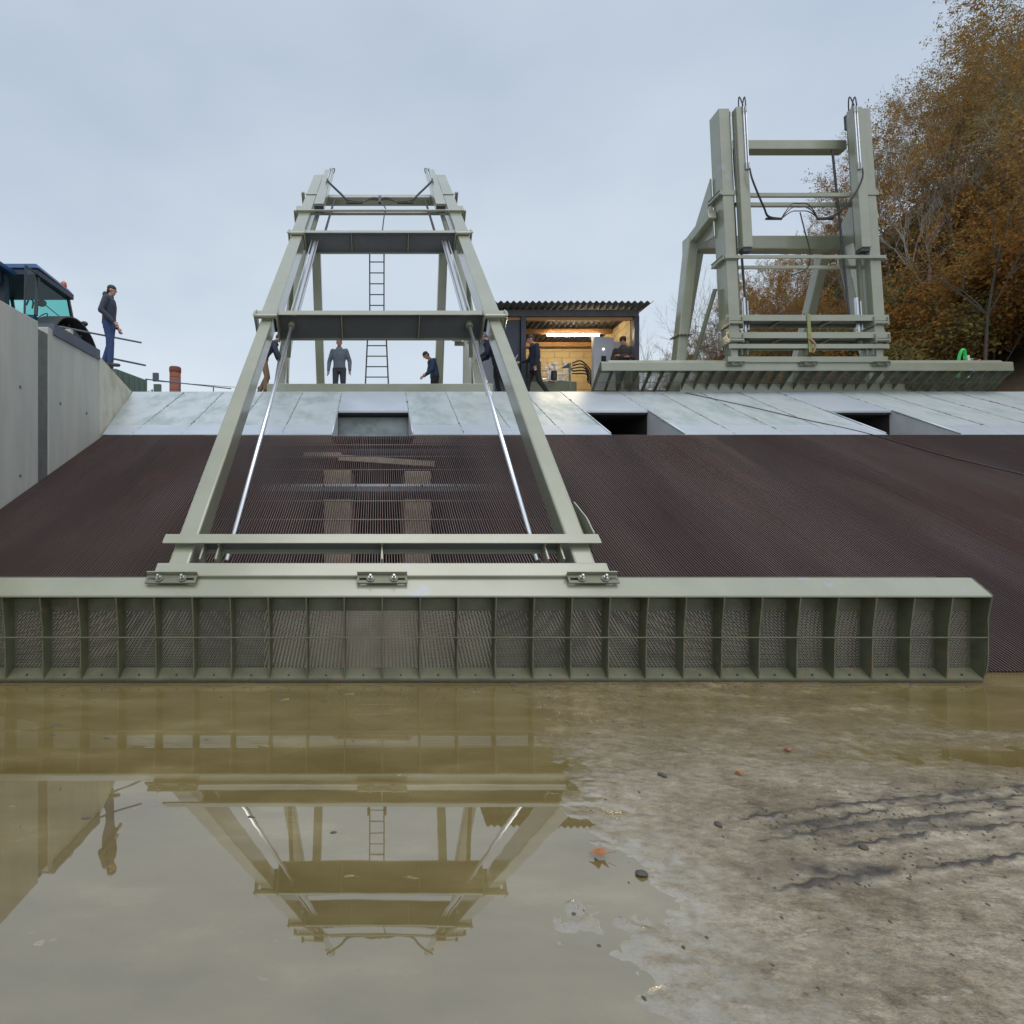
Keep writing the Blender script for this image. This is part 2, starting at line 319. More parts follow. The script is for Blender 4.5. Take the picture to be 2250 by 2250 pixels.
bp = N(t, 'ShaderNodeBump'); bp.inputs['Strength'].default_value = 1.0; bp.inputs['Distance'].default_value = .010; t.links.new(noi(22, 12, .75), bp.inputs['Height']); ws = N(t, 'ShaderNodeMapRange'); ws.inputs[3].default_value = .07; ws.inputs[4].default_value = 1.0; t.links.new(wet.outputs[0], ws.inputs[0]); t.links.new(ws.outputs[0], bp.inputs['Strength']); t.links.new(bp.outputs[0], b.inputs['Normal'])
me = ground_mesh(); me.materials.append(gm); go = bpy.data.objects.new('ground', me); C.objects.link(go); go['kind'] = 'structure'
# murky water
wm = bpy.data.materials.new('murky_puddle'); wm.use_nodes = True; t = wm.node_tree; b = t.nodes['Principled BSDF']; g = N(t, 'ShaderNodeNewGeometry')
mpg = N(t, 'ShaderNodeMapping'); mpg.inputs['Scale'].default_value = (1, 2.4, 1); t.links.new(g.outputs['Position'], mpg.inputs[0])
c = ramp(noi(1.2, 6, .6), [(.35,(.165,.128,.048)),(.55,(.215,.17,.07)),(.7,(.28,.235,.115))])
sp = ramp(noi(3.2, 6, .65), [(.66,(0,0,0)),(.72,(1,1,1))]); c = mixc(sp, c, (.42,.36,.21)); t.links.new(c, b.inputs['Base Color'])
b.inputs['Roughness'].default_value = .015; b.inputs['IOR'].default_value = 3.1; b.inputs['Specular IOR Level'].default_value = .5
bp = N(t, 'ShaderNodeBump'); bp.inputs['Strength'].default_value = .02; bp.inputs['Distance'].default_value = .01; t.links.new(noi(2.0, 2), bp.inputs['Height']); t.links.new(bp.outputs[0], b.inputs['Normal'])
tr = N(t, 'ShaderNodeBsdfTransparent'); tr.inputs[0].default_value = (.8,.72,.5,1); ms = N(t, 'ShaderNodeMixShader')
ms.inputs[0].default_value = .88; t.links.new(tr.outputs[0], ms.inputs[1]); t.links.new(b.outputs[0], ms.inputs[2]); t.links.new(ms.outputs[0], t.nodes['Material Output'].inputs[0])
o = MB().add([(XW-.02,-4,0),(17,-4,0),(17,4.7,0),(XW-.02,4.7,0)], [(0,1,2,3)]).build('puddle_water', wm); o['kind'] = 'structure'

# loose things on the slab
def gpt(x, y): d = H*F/(y-1125); return (x-CX)*d/F, d
def clod(c, r, sd):
    m_ = MB(); rng = random.Random(sd); vs = []
    m_.ell(c, (r*rng.uniform(.9,1.5), r*rng.uniform(.7,1.1), r*rng.uniform(.35,.6)), 8, 6, Matrix.Rotation(rng.uniform(0,3),3,'Z'))
    m_.v = [tuple(Vector(p)+(noise.noise_vector(Vector(p)*35+Vector((sd,0,0)))*r*.35)) for p in m_.v]; return m_
for (x, y, r, lb) in ((1455,1708,.020,'flat dark stone lying on the bare slab nearest the middle of the photo'), (1411,1922,.022,'flat round grey stone at the puddle edge near the bottom of the photo'),
                      (1898,1790+80,.018,'black mud clod lying just below the tyre tracks'), (1578,1818,.017,'black mud clod at the left end of the tyre tracks')):
    X, Y = gpt(x, y); tag(clod((X,Y,slab_h(X,Y)+r*.3), r, x).build('stone', M['stone'], smooth=True), lb, 'stone')
crumbs = MB(); rng = random.Random(3)
for i in range(640):
    if i < 430:
        a, b_ = TR[rng.randrange(5)]; tt = rng.random()**1.2; X = a[0]+(b_[0]-a[0])*tt*1.0+rng.gauss(0,.05); Y = a[1]+(b_[1]-a[1])*tt+rng.gauss(0,.045)
    else: X = rng.uniform(.7,4.2); Y = rng.uniform(1.5,4.2)
    r = rng.uniform(.002,.0065); z = slab_h(X,Y)
    crumbs.ell((X,Y,z+r*.2), (r*rng.uniform(.8,1.8), r, r*.6), 5, 4, Matrix.Rotation(rng.uniform(0,3),3,'Z'))
for i in range(260):
    X = rng.uniform(-5,5); Y = (rng.uniform(4.22,4.345) if i < 170 else rng.uniform(3.9,4.3)) if i < 230 else rng.uniform(2.2,4.0); r = rng.uniform(.004,.014)
    crumbs.ell((X,Y,max(0,slab_h(X,Y))+.001), (r*rng.uniform(1,3), r*.8, .004), 5, 4, Matrix.Rotation(rng.uniform(-.4,.4),3,'Z'))
tag(crumbs.build('mud_crumbs', M['stone'], center=False), 'small dark mud crumbs and debris scattered over the wet slab and along the tyre tracks', 'mud', kind='stuff')
M['leaf'] = mat('fallen_leaf', (.34,.14,.045), .6, var=(.20,.08,.03), scale=40)
for (x, y, s, lb) in ((1316,1884,.045,'curled orange leaf floating at the puddle edge, nearest of the fallen leaves'), (1731,1653,.035,'small orange leaf lying alone on the grey slab right of the middle'), (1624,1705,.03,'thin pale orange leaf lying flat between two mud specks')):
    X, Y = gpt(x, y); m_ = MB(); n_ = 10; vs = [(X,Y,.02)]; 
    for k in range(n_):
        a = 2*math.pi*k/n_; rr_ = s*(1 if k%2 else .6)*(.7 if k in (3,4,8) else 1); vs.append((X+rr_*math.cos(a), Y+rr_*.8*math.sin(a), .014+.018*math.sin(a*2+x)**2))
    m_.add(vs, [(0,k+1,(k+1)%n_+1) for k in range(n_)]); m_.tube([(X+s*.8,Y,.02),(X+s*1.5,Y-.01,.03)], .0015, 5)
    tag(m_.build('fallen_leaf', M['leaf']), lb, 'leaf')

# ------------------------------------------------------------------ left retaining wall
def wall_root(name, loc, lb): return root(name, loc, lb, 'wall')
w = wall_root('retaining_wall', (XW-.2, 5, 0), 'tall pale grey concrete retaining wall along the left side, below the tractor')
for i, (y0, y1, nm, mm, x1) in enumerate(((-4,8.26,'wall_panel',M['concrete'],XW),(8.50,10.05,'wall_panel',M['concrete'],XW))):
    MB().box(XW-.35, x1, y0, y1, -.3, ZP).build(nm, mm, w, bevel=.012)
MB().box(XW-.33, XW-.006, 8.262, 8.498, -.3, ZP-.12).build('joint_strip', M['concrete_dark'], w)
for (yy, zz) in ((7.84,3.36),(8.83,3.315),(9.62,3.30),(7.84,2.0),(5.9,3.36),(9.3,1.9)):
    MB().tube([(XW-.02,yy,zz),(XW+.004,yy,zz)], .026, 12).build('tie_hole', M['concrete_dark'], w)
MB().box(XW-.30, XW+.03, 8.62, 10.04, ZP+.004, ZP+.10).box(XW+.004, XW+.03, 8.62, 10.04, ZP-.09, ZP+.004).build('steel_kerb_angle', M['slate'], w)
# wing wall flaring out beside the apron
v = [(XW,10.07,-.3),(-6.30,13.12,-.3),(-6.7,13.12,-.3),(XW-.35,10.07,-.3)]; v = v+[(a,b_,ZP) for a,b_,c_ in v]
tag(MB().add(v, [(0,1,2,3),(4,5,6,7),(0,1,5,4),(1,2,6,5),(2,3,7,6),(3,0,4,7)]).build('wing_wall', M['concrete_pale'], bevel=.015), 'yellowish concrete wing wall flaring out beside the zinc apron at the left', 'wall')

# ------------------------------------------------------------------ apron of zinc plates, with three openings
XL = [(-.93,.68),(4.63,6.11),(10.13,11.62)]      # openings
ap = root('zinc_apron', (5, 11.6, pz(11.6)), 'sloping apron of mottled galvanised plates above the brown rack', 'apron')
ND = Vector((0,-S0,1)).normalized(); AD = Vector((0,1,S0)).normalized()
def plate(x0, x1, d0, d1, nm, mm, xl=None, th=.006, lift=0.0):
    P = lambda x, d, k: Vector((x, d, pz(d))) + ND*(k+lift)
    xa0 = xl(d0) if xl else x0; xa1 = xl(d1) if xl else x0
    vs = [P(xa0,d0,-th),P(x1,d0,-th),P(x1,d1,-th),P(xa1,d1,-th),P(xa0,d0,0),P(x1,d0,0),P(x1,d1,0),P(xa1,d1,0)]
    return MB().add(vs, [(0,3,2,1),(4,5,6,7),(0,1,5,4),(1,2,6,5),(2,3,7,6),(3,0,4,7)]).build(nm, mm, ap)
lx = lambda d: XW - (d-10.07)*(.82/3.05) + .02
seams = [-4.93,-3.94,-2.93,-1.93,-.93,None,.68,1.70,2.70,3.70,4.63,None,6.11,7.12,8.13,9.13,10.13,None,11.62,12.63,13.64,14.65,15.66,16.67]
D_ST = 10.72
plate(0, -4.935, D_ST+.005, D_CR, 'plate', M['galv'], xl=lx)
for a, b_ in zip(seams[:-1], seams[1:]):
    if a is None or b_ is None: continue
    plate(a+.004, b_-.004, D_ST+.005, D_CR, 'plate', M['galv'], lift=random.uniform(-.0015,.0015))
for a, b_ in XL: plate(a-.004, b_+.004, 11.62, D_CR, 'plate', M['galv_new'], lift=.004)
x0 = None
for a, b_ in ((None,-.93),(.68,4.63),(6.11,10.13),(11.62,16.67)):
    if a is None: plate(0, b_-.01, D_RT, D_ST, 'edge_plate', M['galv_new'], xl=lx, lift=.006)
    else: plate(a+.01, b_-.01, D_RT, D_ST, 'edge_plate', M['galv_new'], lift=.006)
for x in [-4.93,-3.94,-2.93,-1.93,-.93,.68,1.70,2.70,3.70,4.63,6.11,7.12,8.13,9.13,10.13,11.62,12.63,13.64,14.65]:
    m_ = MB(); pts = []; rs = []
    d = 10.25; rg = random.Random(int(x*100))
    while d < D_CR-.05:
        pts.append(Vector((x+rg.gauss(0,.007), d, pz(d)))+ND*.002); rs.append(max(.004, rg.gauss(.007,.0045))*(2.0 if rg.random() < .08 else 1)); d += .055
    m_.tube(pts, rs, 5).build('seam_bead', M['seal'], ap)
for a, b_ in XL:                                    # niches: cheeks, back wall, floor, lip
    for x, sg in ((a,1),(b_,-1)):
        poly = [(D_RT,pz(D_RT)),(11.66,pz(11.66)+.01),(11.66,pz(D_RT)),]
        MB().prism(poly, x-.006, x+.006).build('niche_cheek', M['cheek'], ap)
        MB().tube([Vector((x,D_RT+.05,pz(D_RT+.05)))+ND*.012, Vector((x,11.62,pz(11.62)))+ND*.012], .018, 8).build('niche_lip', M['galv_new'], ap, smooth=True)
    dk = M['galv'] if a < 0 else M['dark']  # deep niche backs painted near black in place of shade
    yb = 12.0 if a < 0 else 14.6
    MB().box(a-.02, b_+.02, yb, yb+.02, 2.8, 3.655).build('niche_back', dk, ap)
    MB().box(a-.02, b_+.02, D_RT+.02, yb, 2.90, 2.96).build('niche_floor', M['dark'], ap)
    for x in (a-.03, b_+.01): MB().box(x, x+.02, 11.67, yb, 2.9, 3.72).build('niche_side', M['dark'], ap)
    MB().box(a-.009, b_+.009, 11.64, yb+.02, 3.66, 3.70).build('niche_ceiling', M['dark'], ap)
    MB().box(a, b_, 11.60, 11.625, 3.70, 3.733).build('niche_lintel', M['galv_new'], ap)
# ------------------------------------------------------------------ trash rack
tr_ = root('trash_rack', (5, 7.4, 0), 'long sloping rack of rust brown bars between the slab and the zinc apron', 'rack')
bars = MB(); x = XW+.03; rg = random.Random(11)
V0 = Vector((0,4.62,pz(4.62))); V1 = Vector((0,D_RT+.01,pz(D_RT+.01)))
while x < 17.0:
    j = rg.gauss(0,.0012); w_ = .0031
    for (a, q) in ((V0,V1),):
        e1 = a+Vector((x+j,0,0)); e2 = q+Vector((x+j+rg.gauss(0,.001),0,0))
        vs = [e1+Vector((-w_,0,0)), e1+Vector((w_,0,0)), e1+Vector((w_,0,0))-ND*.05, e1+Vector((-w_,0,0))-ND*.05,
              e2+Vector((-w_,0,0)), e2+Vector((w_,0,0)), e2+Vector((w_,0,0))-ND*.05, e2+Vector((-w_,0,0))-ND*.05]
        bars.add(vs, [(0,1,5,4),(1,2,6,5),(2,3,7,6),(3,0,4,7),(0,3,2,1),(4,5,6,7)])
    x += .034
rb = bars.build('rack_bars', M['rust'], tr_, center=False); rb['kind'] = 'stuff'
rb.data.materials.append(M['worn_lit'])
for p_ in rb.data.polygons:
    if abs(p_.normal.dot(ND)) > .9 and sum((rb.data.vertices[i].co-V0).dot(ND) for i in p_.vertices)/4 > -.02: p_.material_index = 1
for y in (973,998,1027,1095.5,1136,1200,1250):
    d = pd(y); MB().tube([Vector((XW,d,pz(d)))-ND*.044, Vector((17,d,pz(d)))-ND*.044], .010, 6).build('tie_rod', M['rod'], tr_)
for y in (1059,1180):
    d = pd(y); c0 = Vector((0,d,pz(d)))-ND*.10
    MB().beam(c0+Vector((XW,0,0)), c0+Vector((17,0,0)), .09, .09, up=ND).build('support_beam', M['galv_new'], tr_)
    for xx in np.arange(-4.6, 5, .53):
        MB().tube([c0+Vector((xx,0,0))+ND*.04-AD*.03, c0+Vector((xx,0,0))+ND*.075-AD*.06], .016, 8).build('bolt', M['blackmetal'], tr_)
# chamber below the rack
ch = root('intake_chamber', (0, 9, -1), 'dark intake chamber with stained concrete piers seen through the centre of the rack', 'chamber')
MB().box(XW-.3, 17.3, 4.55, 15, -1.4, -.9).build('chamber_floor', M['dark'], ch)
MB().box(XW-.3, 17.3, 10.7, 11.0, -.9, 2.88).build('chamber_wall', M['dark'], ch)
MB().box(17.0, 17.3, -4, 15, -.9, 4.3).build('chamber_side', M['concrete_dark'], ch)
for k in range(4):
    xo = k*5.5 - (0 if k else 0)
    for xa, xb in ((-.93,-.46),(.47,.93)):
        MB().box(xa+xo-.02, xb+xo-.02, 8.9, 10.6, -.9, 2.16 if xa > 0 else 2.18).build('pier', M['pier'], ch, bevel=.02)
    MB().box(-1.7+xo, 1.7+xo, 7.6, 8.0, -.9, .42).build('pier_footing', M['pier'], ch)
MB().tube([(XW,8.6,1.79),(17,8.6,1.79)], .13, 14).build('cross_pipe', M['slate'], ch, smooth=True)
MB().tube([(XW,9.9,2.58),(17,9.9,2.58)], .09, 12).build('cross_pipe', M['slate'], ch, smooth=True)
MB().beam((-.75,9.6,2.47), (1.04,9.5,2.34), .12, .10).build('plank', M['plank'], ch)
MB().beam((-1.42,9.7,2.53), (-.70,9.7,2.53), .12, .09).build('plank', M['plank'], ch)

# ------------------------------------------------------------------ upper platform and far ground
def hill_z(X, Y):
    b_ = max(0.0, X-18.3-max(0,(Y-17))*.02)
    far = max(0.0, 1-max(0,(Y-52))/14)
    return ZP-.12 + b_*.80*far + .5*fbm(X,Y,.12,1.5,3)*min(1,b_/3)
def hill_mesh():
    xs = np.concatenate([[-160,-80,-40,-20,-8], np.arange(-6, 18, 4), np.arange(18, 64, 1.2), [70,90,130]])
    ys = np.concatenate([np.arange(13.4, 20, 1.2), np.arange(20, 70, 1.8), [80,120,300,900]])
    nx = len(xs); v = []
    for y in ys:
        for x in xs: v.append((float(x), float(y), hill_z(float(min(x,60)), float(y)) if y < 69 else ZP-.3))
    f = [(j*nx+i, j*nx+i+1, (j+1)*nx+i+1, (j+1)*nx+i) for j in range(len(ys)-1) for i in range(nx-1)]
    me = bpy.data.meshes.new('hillside'); me.from_pydata(v, [], f); me.polygons.foreach_set('use_smooth', [True]*len(f)); return me
me = hill_mesh(); me.materials.append(M['litter']); o = bpy.data.objects.new('hillside', me); C.objects.link(o); o['kind'] = 'structure'
o = MB().box(-6.28, 16.9, D_CR-.004, 18.5, ZP-.30, ZP-.002).build('platform', M['concrete_pale']); o['kind'] = 'structure'
o = MB().box(-30, -6.72, 10.2, 18.5, ZP-.3, ZP-.004).box(-30, XW-.36, -4, 10.19, ZP-.3, ZP-.05).build('upper_yard', M['gravel']); o['kind'] = 'structure'
o = MB().add([(16.9,-4,3.6),(60,-4,34),(60,14,34),(16.9,13.6,ZP-.2),(17.0,-4,-.3),(17.0,13.6,-.3)], [(0,1,2,3),(4,0,3,5)]).build('right_bank', M['litter']); o['kind'] = 'structure'

# ------------------------------------------------------------------ rake cleaning machines
TH1 = 44.3
def machine(cx, Y0, Z0, th, e1, e2, board_rot, lb, bundled):
    th = R(th); ca, sa = math.cos(th), math.sin(th)
    def fr(x, s, n): return Vector((cx+x, Y0+ca*s-sa*n, Z0+sa*s+ca*n))
    r = root('rake_machine', (cx, 14.0, ZP), lb, 'rake machine', 'rack cleaning machines with a telescopic arm')
    P = M['paint']; L = 5.5
    def fb(nm, x0, x1, a0, a1, n0, n1, m_=P, bev=.008, par=r): return MB().fbox(fr, x0,x1,a0,a1,n0,n1).build(nm, m_, par, bevel=bev)
    for s in (-1, 1):
        def xx(c, w_): return (s*c-w_/2, s*c+w_/2)
        # nested telescopic legs: each section is a hollow box around the smaller one
        a_, b_ = xx(1.80,.185); fb('lower_leg', a_, b_, .04, 5.75, -.27, -.03, bev=.02)
        a_, b_ = xx(1.80,.24);
        o_, i_ = a_, b_
        m_ = MB(); S1, S2 = e1+.03, e1+5.6; 
        for (u0,u1,v0,v1) in ((a_,b_,-.02,-.008),(a_,b_,-.305,-.293),(a_,a_+.012,-.293,-.02),(b_-.012,b_,-.293,-.02)): m_.fbox(fr,u0,u1,S1,S2,v0,v1)
        m_.build('middle_leg', P, r, bevel=.003)
        a_, b_ = xx(1.80,.265); m_ = MB(); S1, S2 = e2+.04, e2+L
        for (u0,u1,v0,v1) in ((a_,b_,0,.015),(a_,b_,-.36,-.345),(a_,a_+.014,-.345,0),(b_-.014,b_,-.345,0)): m_.fbox(fr,u0,u1,S1,S2,v0,v1)
        o = m_.build('outer_leg', P, r, bevel=.004)
        fb('end_cap', a_-.004, b_+.004, e2+L, e2+L+.008, -.362, .017)
        # cylinder housing beam beside the outer leg
        a_, b_ = xx(1.47,.24); fb('housing_beam', a_, b_, e2+1.75, e2+L-.06, -.02, .16, bev=.012)
        fb('housing_foot', a_+.012, b_-.012, e2+1.66, e2+1.75, -.02, .13, M['blackmetal'], .003)
        # long cylinder with rods and feed pipes
        MB().tube([fr(s*1.56,e2+.15,-.18), fr(s*1.56,e2+5.45,-.18)], .055, 14).build('cylinder', M['paint_dark'], r, smooth=False)
        MB().tube([fr(s*1.42,e1+.12,-.16), fr(s*1.42,e2+.6,-.16)], .045, 14).build('cylinder_tube', M['pipe'], r)
        for q in (-.07,.07): MB().tube([fr(s*1.42+q,e1+.2,-.12), fr(s*1.42+q,e2+.5,-.12)], .014, 8).build('feed_pipe', M['pipe'], r)
        MB().tube([fr(s*1.42,.20,-.14), fr(s*1.42,e1+.05,-.14)], .026, 14).build('piston_rod', M['chrome'], r, smooth=True)
        MB().tube([fr(s*1.42,e1-.16,-.14), fr(s*1.42,e1+.14,-.14)], .058, 14).build('cylinder_gland', M['tank'], r)
        # rods passing between leg and housing at the top
        MB().tube([fr(s*1.30,e2+.08,-.25), fr(s*1.30,e2+4.9,-.42)], .028, 10).build('slide_rod', M['blackmetal'], r)
        MB().tube([fr(s*1.635,e2+3.0,.0), fr(s*1.635,e2+5.3,.0)], .012, 8).build('slide_rod', M['pipe'], r)
        # twin zinc pipes on the housing with hose loops on top
        for q in (-.03,.03):
            xq = s*1.40+q
            MB().tube([fr(xq,e2+3.9,.185), fr(xq,e2+5.30,.185)], .0125, 8).build('feed_pipe', M['chrome'], r)
            MB().tube([fr(xq,e2+5.26,.185), fr(xq,e2+5.42,.185)], .022, 8).build('pipe_union', M['steel'], r)
            MB().tube([fr(xq,e2+3.75,.185), fr(xq,e2+3.92,.185)], .022, 8).build('pipe_union', M['steel'], r)
            pts = [fr(xq+q*1.2*math.sin(k/10*math.pi), e2+5.40+.34*math.sin(k/10*math.pi), .185-.16*k/10) for k in range(11)]
            MB().tube(pts, .014, 8).build('hose_loop', M['black'], r, smooth=True)
        MB().fbox(fr, s*1.62-.08, s*1.62+.08, e2+L-.32, e2+L+.06, -.30,-.12).build('top_bracket', M['blackmetal'], r, bevel=.004)
        # hose sweeping down to the middle bundle
        e_ = e2+3.7
        pts = [fr(s*1.40,e_,.25), fr(s*1.37,e_-.25,.26), fr(s*1.22,e_-.6,.22), fr(s*1.0,e_-.92,.12), fr(s*.8,e_-1.08,.0), fr(s*.45,e_-1.12,-.03)]
        for q in (0,.03): MB().tube([p+Vector((0,0,q)) for p in smooth_pts(pts)], .016, 8).build('hose', M['black'], r, smooth=True)
        MB().tube([fr(s*.45,e_-1.10,-.03), fr(s*.85,e_-1.10,-.03)], .028, 10).build('hose_sleeve', M['black'], r)
        for q in range(3):
            pts = [fr(s*(.48-0.0*q),e_-1.12,-.03), fr(s*.33,e_-1.0+.06*q,0), fr(s*.18,e_-.92+.10*q,0), fr(0,e_-.90+.10*q,-.02)]
            MB().tube(smooth_pts(pts), .012, 7).build('hose', M['black'], r, smooth=True)
        # clamp frames round the legs
        for cz in (e2+1.55, e2+3.25):
            fb('clamp_side', s*2.02-.012, s*2.02+.012, cz-.055, cz+.055, -.40, .06, bev=.003)
            fb('clamp_lip', s*2.02-.035, s*2.02+.035, cz+.043, cz+.055, -.40, .06, bev=.002)
            fb('clamp_lip', s*2.02-.035, s*2.02+.035, cz-.055, cz-.043, -.40, .06, bev=.002)
            fb('clamp_front', s*1.62 if s > 0 else -2.01, 2.01 if s > 0 else -1.62, cz-.06, cz+.06, .02, .035, bev=.002)
        # rollers and lugs where the girders cross the legs
        for ge in ((e1,.24),(e2,.285)):
            g0, gw = ge
            MB().tube([fr(s*1.80-.16,g0-.13,.03), fr(s*1.80+.16,g0-.13,.03)], .038, 14).build('roller', P, r)
            for q in (-.17,.17): MB().fbox(fr, s*1.80+q-.012, s*1.80+q+.012, g0-.20, g0+.03, -.38, .075).build('roller_lug', P, r, bevel=.01)
        # pin bracket plate beside the foot of the lower leg, on one side only
        pl = [(.32,-.02),(.34,-.16),(.9,-.16),(.95,-.10),(.62,.01),(.40,.03)]
        if s > 0: MB().prism(pl, s*1.95-.008, s*1.95+.008, fr).build('foot_plate', P, r, bevel=.002)
        # tilt cylinder between arm and gantry base
        MB().tube([(cx+s*2.45,13.62,4.75), fr(s*2.03,e2+.9,-.30)], .035, 12).build('tilt_rod', M['chrome'], r, smooth=True)
        pa, pb = Vector((cx+s*2.45,13.62,4.75)), fr(s*2.03,e2+.9,-.30)
        MB().tube([pa.lerp(pb,.22), pb], .052, 12).build('tilt_cylinder', M['paint_dark'], r)
        # gantry
        MB().beam((cx+s*2.72,13.68,ZP), (cx+s*2.08,14.02,8.86), .27, .27, up=(0,1,0)).build('front_post', P, r, bevel=.02)
        q0 = Vector((cx+s*2.72,13.68,ZP)).lerp(Vector((cx+s*2.08,14.02,8.86)), .38)
        MB().box(q0.x-.20,q0.x+.20,q0.y-.20,q0.y+.20,q0.z-.012,q0.z+.012).build('post_flange', M['paint_dark'], r)
        for k in range(4):
            MB().tube([(q0.x-.15+.1*k,q0.y-.18,q0.z-.03),(q0.x-.15+.1*k,q0.y-.18,q0.z+.03)], .014, 6).build('bolt', M['steel'], r)
        MB().beam((cx+s*1.76,14.22,8.80), (cx+s*1.76,15.6,ZP), .24, .24, up=(0,1,0)).build('rear_post', P, r, bevel=.02)
        # plates hanging the arm on the gantry head
        A = fr(s*1.98,e2+2.3,-.34); B = fr(s*1.98,e2+3.9,-.34); D = Vector((cx+s*1.98,14.05,9.12)); E = Vector((cx+s*1.98,13.95,8.66))
        o3 = Vector((.02,0,0)); MB().add([A-o3,B-o3,D-o3,E-o3,A+o3,B+o3,D+o3,E+o3], [(0,1,2,3),(4,5,6,7),(0,1,5,4),(1,2,6,5),(2,3,7,6),(3,0,4,7)]).build('pivot_plate', P, r, bevel=.004)
        MB().beam(fr(s*2.08,e2+2.85,-.2), (cx+s*2.09,14.03,8.84), .20, .26, up=(0,0,1)).build('elbow', P, r, bevel=.015)
    MB().box(cx-2.2,cx+2.2,13.92,14.24,8.60,8.96).build('gantry_crossbeam', P, r, bevel=.02)
    MB().box(cx-2.9,cx+2.9,13.14,13.50,ZP,ZP+.22).build('base_beam', P, r, bevel=.01)
    # girders (I sections) across the arm
    def girder(nm, g0, w_=.075, depth=.40, xr=2.02, st=(-.62,.62)):
        g = MB().fbox(fr,-xr,xr,g0-w_,g0+w_,.018,.034).build(nm, P, r, bevel=.002)
        MB().fbox(fr,-1.64,1.64,g0-.006,g0+.006,-depth+.01,.018).build('web', M['web_shade'], g)
        MB().fbox(fr,-1.66,1.66,g0-w_,g0+w_,-depth,-depth+.012).build('back_flange', P, g, bevel=.002)
        for q in st: MB().fbox(fr,q-.008,q+.008,g0-w_+.006,g0-.007,-depth+.013,.017).build('stiffener', P, g)
        return g
    girder('middle_girder', e1); girder('upper_girder', e2)
    girder('foot_girder', .32, .055, .12, 1.98, (-1.62,-1.48,0,1.48,1.62))
    fb('foot_bar', -1.98, 1.98, -.07, .08, -.22, -.02, bev=.01)
    fb('foot_bar_lip', -1.70, 1.70, .082, .12, -.20, -.19, bev=.002)
    for q in (-1.62,-1.48,0,1.48,1.62): fb('foot_rib', q-.008, q+.008, .121, .264, -.16, -.02, bev=.002)
    # cross bars of the clamp frames and the head beams
    cz = e2+1.55; fb('clamp_bar', -2.0, 2.0, cz-.04, cz+.04, .036, .075, bev=.004); fb('clamp_bar', -2.0, 2.0, cz-.04, cz+.04, -.45, -.401, bev=.004)
    cz = e2+3.25; fb('clamp_bar', -1.32, 1.32, cz-.05, cz+.05, -.10, -.04, bev=.004); fb('clamp_bar', -2.0, 2.0, cz-.05, cz+.05, -.47, -.401, bev=.004)
    fb('head_beam', -1.66, 1.66, e2+4.75, e2+5.0, -.62, -.38, bev=.012)
    if not bundled: fb('hose_post', -.035, .035, e2+2.55, e2+3.2, -.05, .0, M['blackmetal'], .003)
    for q in (-.28,.28): fb('hose_hook', q-.01, q+.01, e2+.02, e2+.30, -.40, -.37, M['blackmetal'], .002)
    pts = smooth_pts([fr(0,e2+2.75,0), fr(.05,e2+2.2,.05), fr(.14,e2+1.7,.05), fr(.10,e2+1.3,.0), fr(-.25 if bundled else .05,e2+(1.15 if bundled else .4),-.1)])
    MB().tube(pts, .014, 8).build('hose', M['black'], r, smooth=True)
    # clamp plates with slotted holes and bolts holding the board
    def slotplate(xc):
        m_ = MB(); y0, y1 = -.155, -.065; 
        for (u0,u1,a0,a1) in ((-.215,.215,y0,-.125),(-.215,.215,-.10,y1),(-.215,-.195,-.125,-.10),(-.12,.12,-.125,-.10),(.195,.215,-.125,-.10)):
            m_.fbox(fr, xc+u0, xc+u1, a0, a1, -.02, -.006)
        return m_
    for xc in (-1.80,0,1.80):
        c_ = slotplate(xc).build('clamp_plate', M['paint_dark'], r, bevel=.002)
        MB().fbox(fr, xc-.215, xc+.215, -.065, -.055, -.02, .03).build('plate_lip', P, c_, bevel=.002)
        for q in (-.10,.10):
            MB().tube([fr(xc+q,-.112,-.006), fr(xc+q,-.112,.006)], .034, 16).build('washer', M['paint_dark'], c_)
            MB().tube([fr(xc+q,-.112,.006), fr(xc+q,-.112,.020)], .018, 6).build('bolt_head', M['steel'], c_)
            MB().tube([fr(xc+q,-.112,.020), fr(xc+q,-.112,.050)], .010, 10).build('bolt_shank', M['steel'], c_)
    # ---- scraper board, drawn hanging upright and then turned with the arm
    ba = R(board_rot); cb, sb = math.cos(ba), math.sin(ba); BY, BZ = 4.45, .963
    def bf(x, y, z): dy, dz = y-BY, z-BZ; return Vector((cx+x, Y0+cb*dy-sb*dz, Z0+sb*dy+cb*dz))
    X1 = 5.10
    top = [(4.440,.880),(4.288,.752),(4.288,.736),(4.440,.866),(4.470,.866),(4.470,.610),(4.482,.610),(4.482,.880)]
    ch_ = [(4.440,.880),(4.288,.752),(4.288,.736),(4.3,.738),(4.46,.75),(4.470,.61),(4.482,.61),(4.482,.88)]
    bd = MB().prism(top, -X1, X1, bf).build('scraper_board', P, r, bevel=.002)
    prof = [(4.294,.738),(4.330,.45),(4.336,.10),(4.348,.030),(4.462,.030),(4.468,.610),(4.468,.86),(4.44,.86)]
    nb = 32; wbay = 2*X1/nb
    rib0 = None
    for k in range(nb+1):
        xk = -X1 + wbay*k
        if rib0 is None: rib0 = MB().prism(prof, xk-.0055, xk+.0055, bf).build('rib', M['board'], bd)
        else: dup(rib0, (wbay*k,0,0))
    # perforated panel, hexagonal holes, one bay
    p_ = .0160; rh = .0060; ry = p_*math.sqrt(3)/2; m_ = MB(); z = .118; j = 0; hw = wbay/2
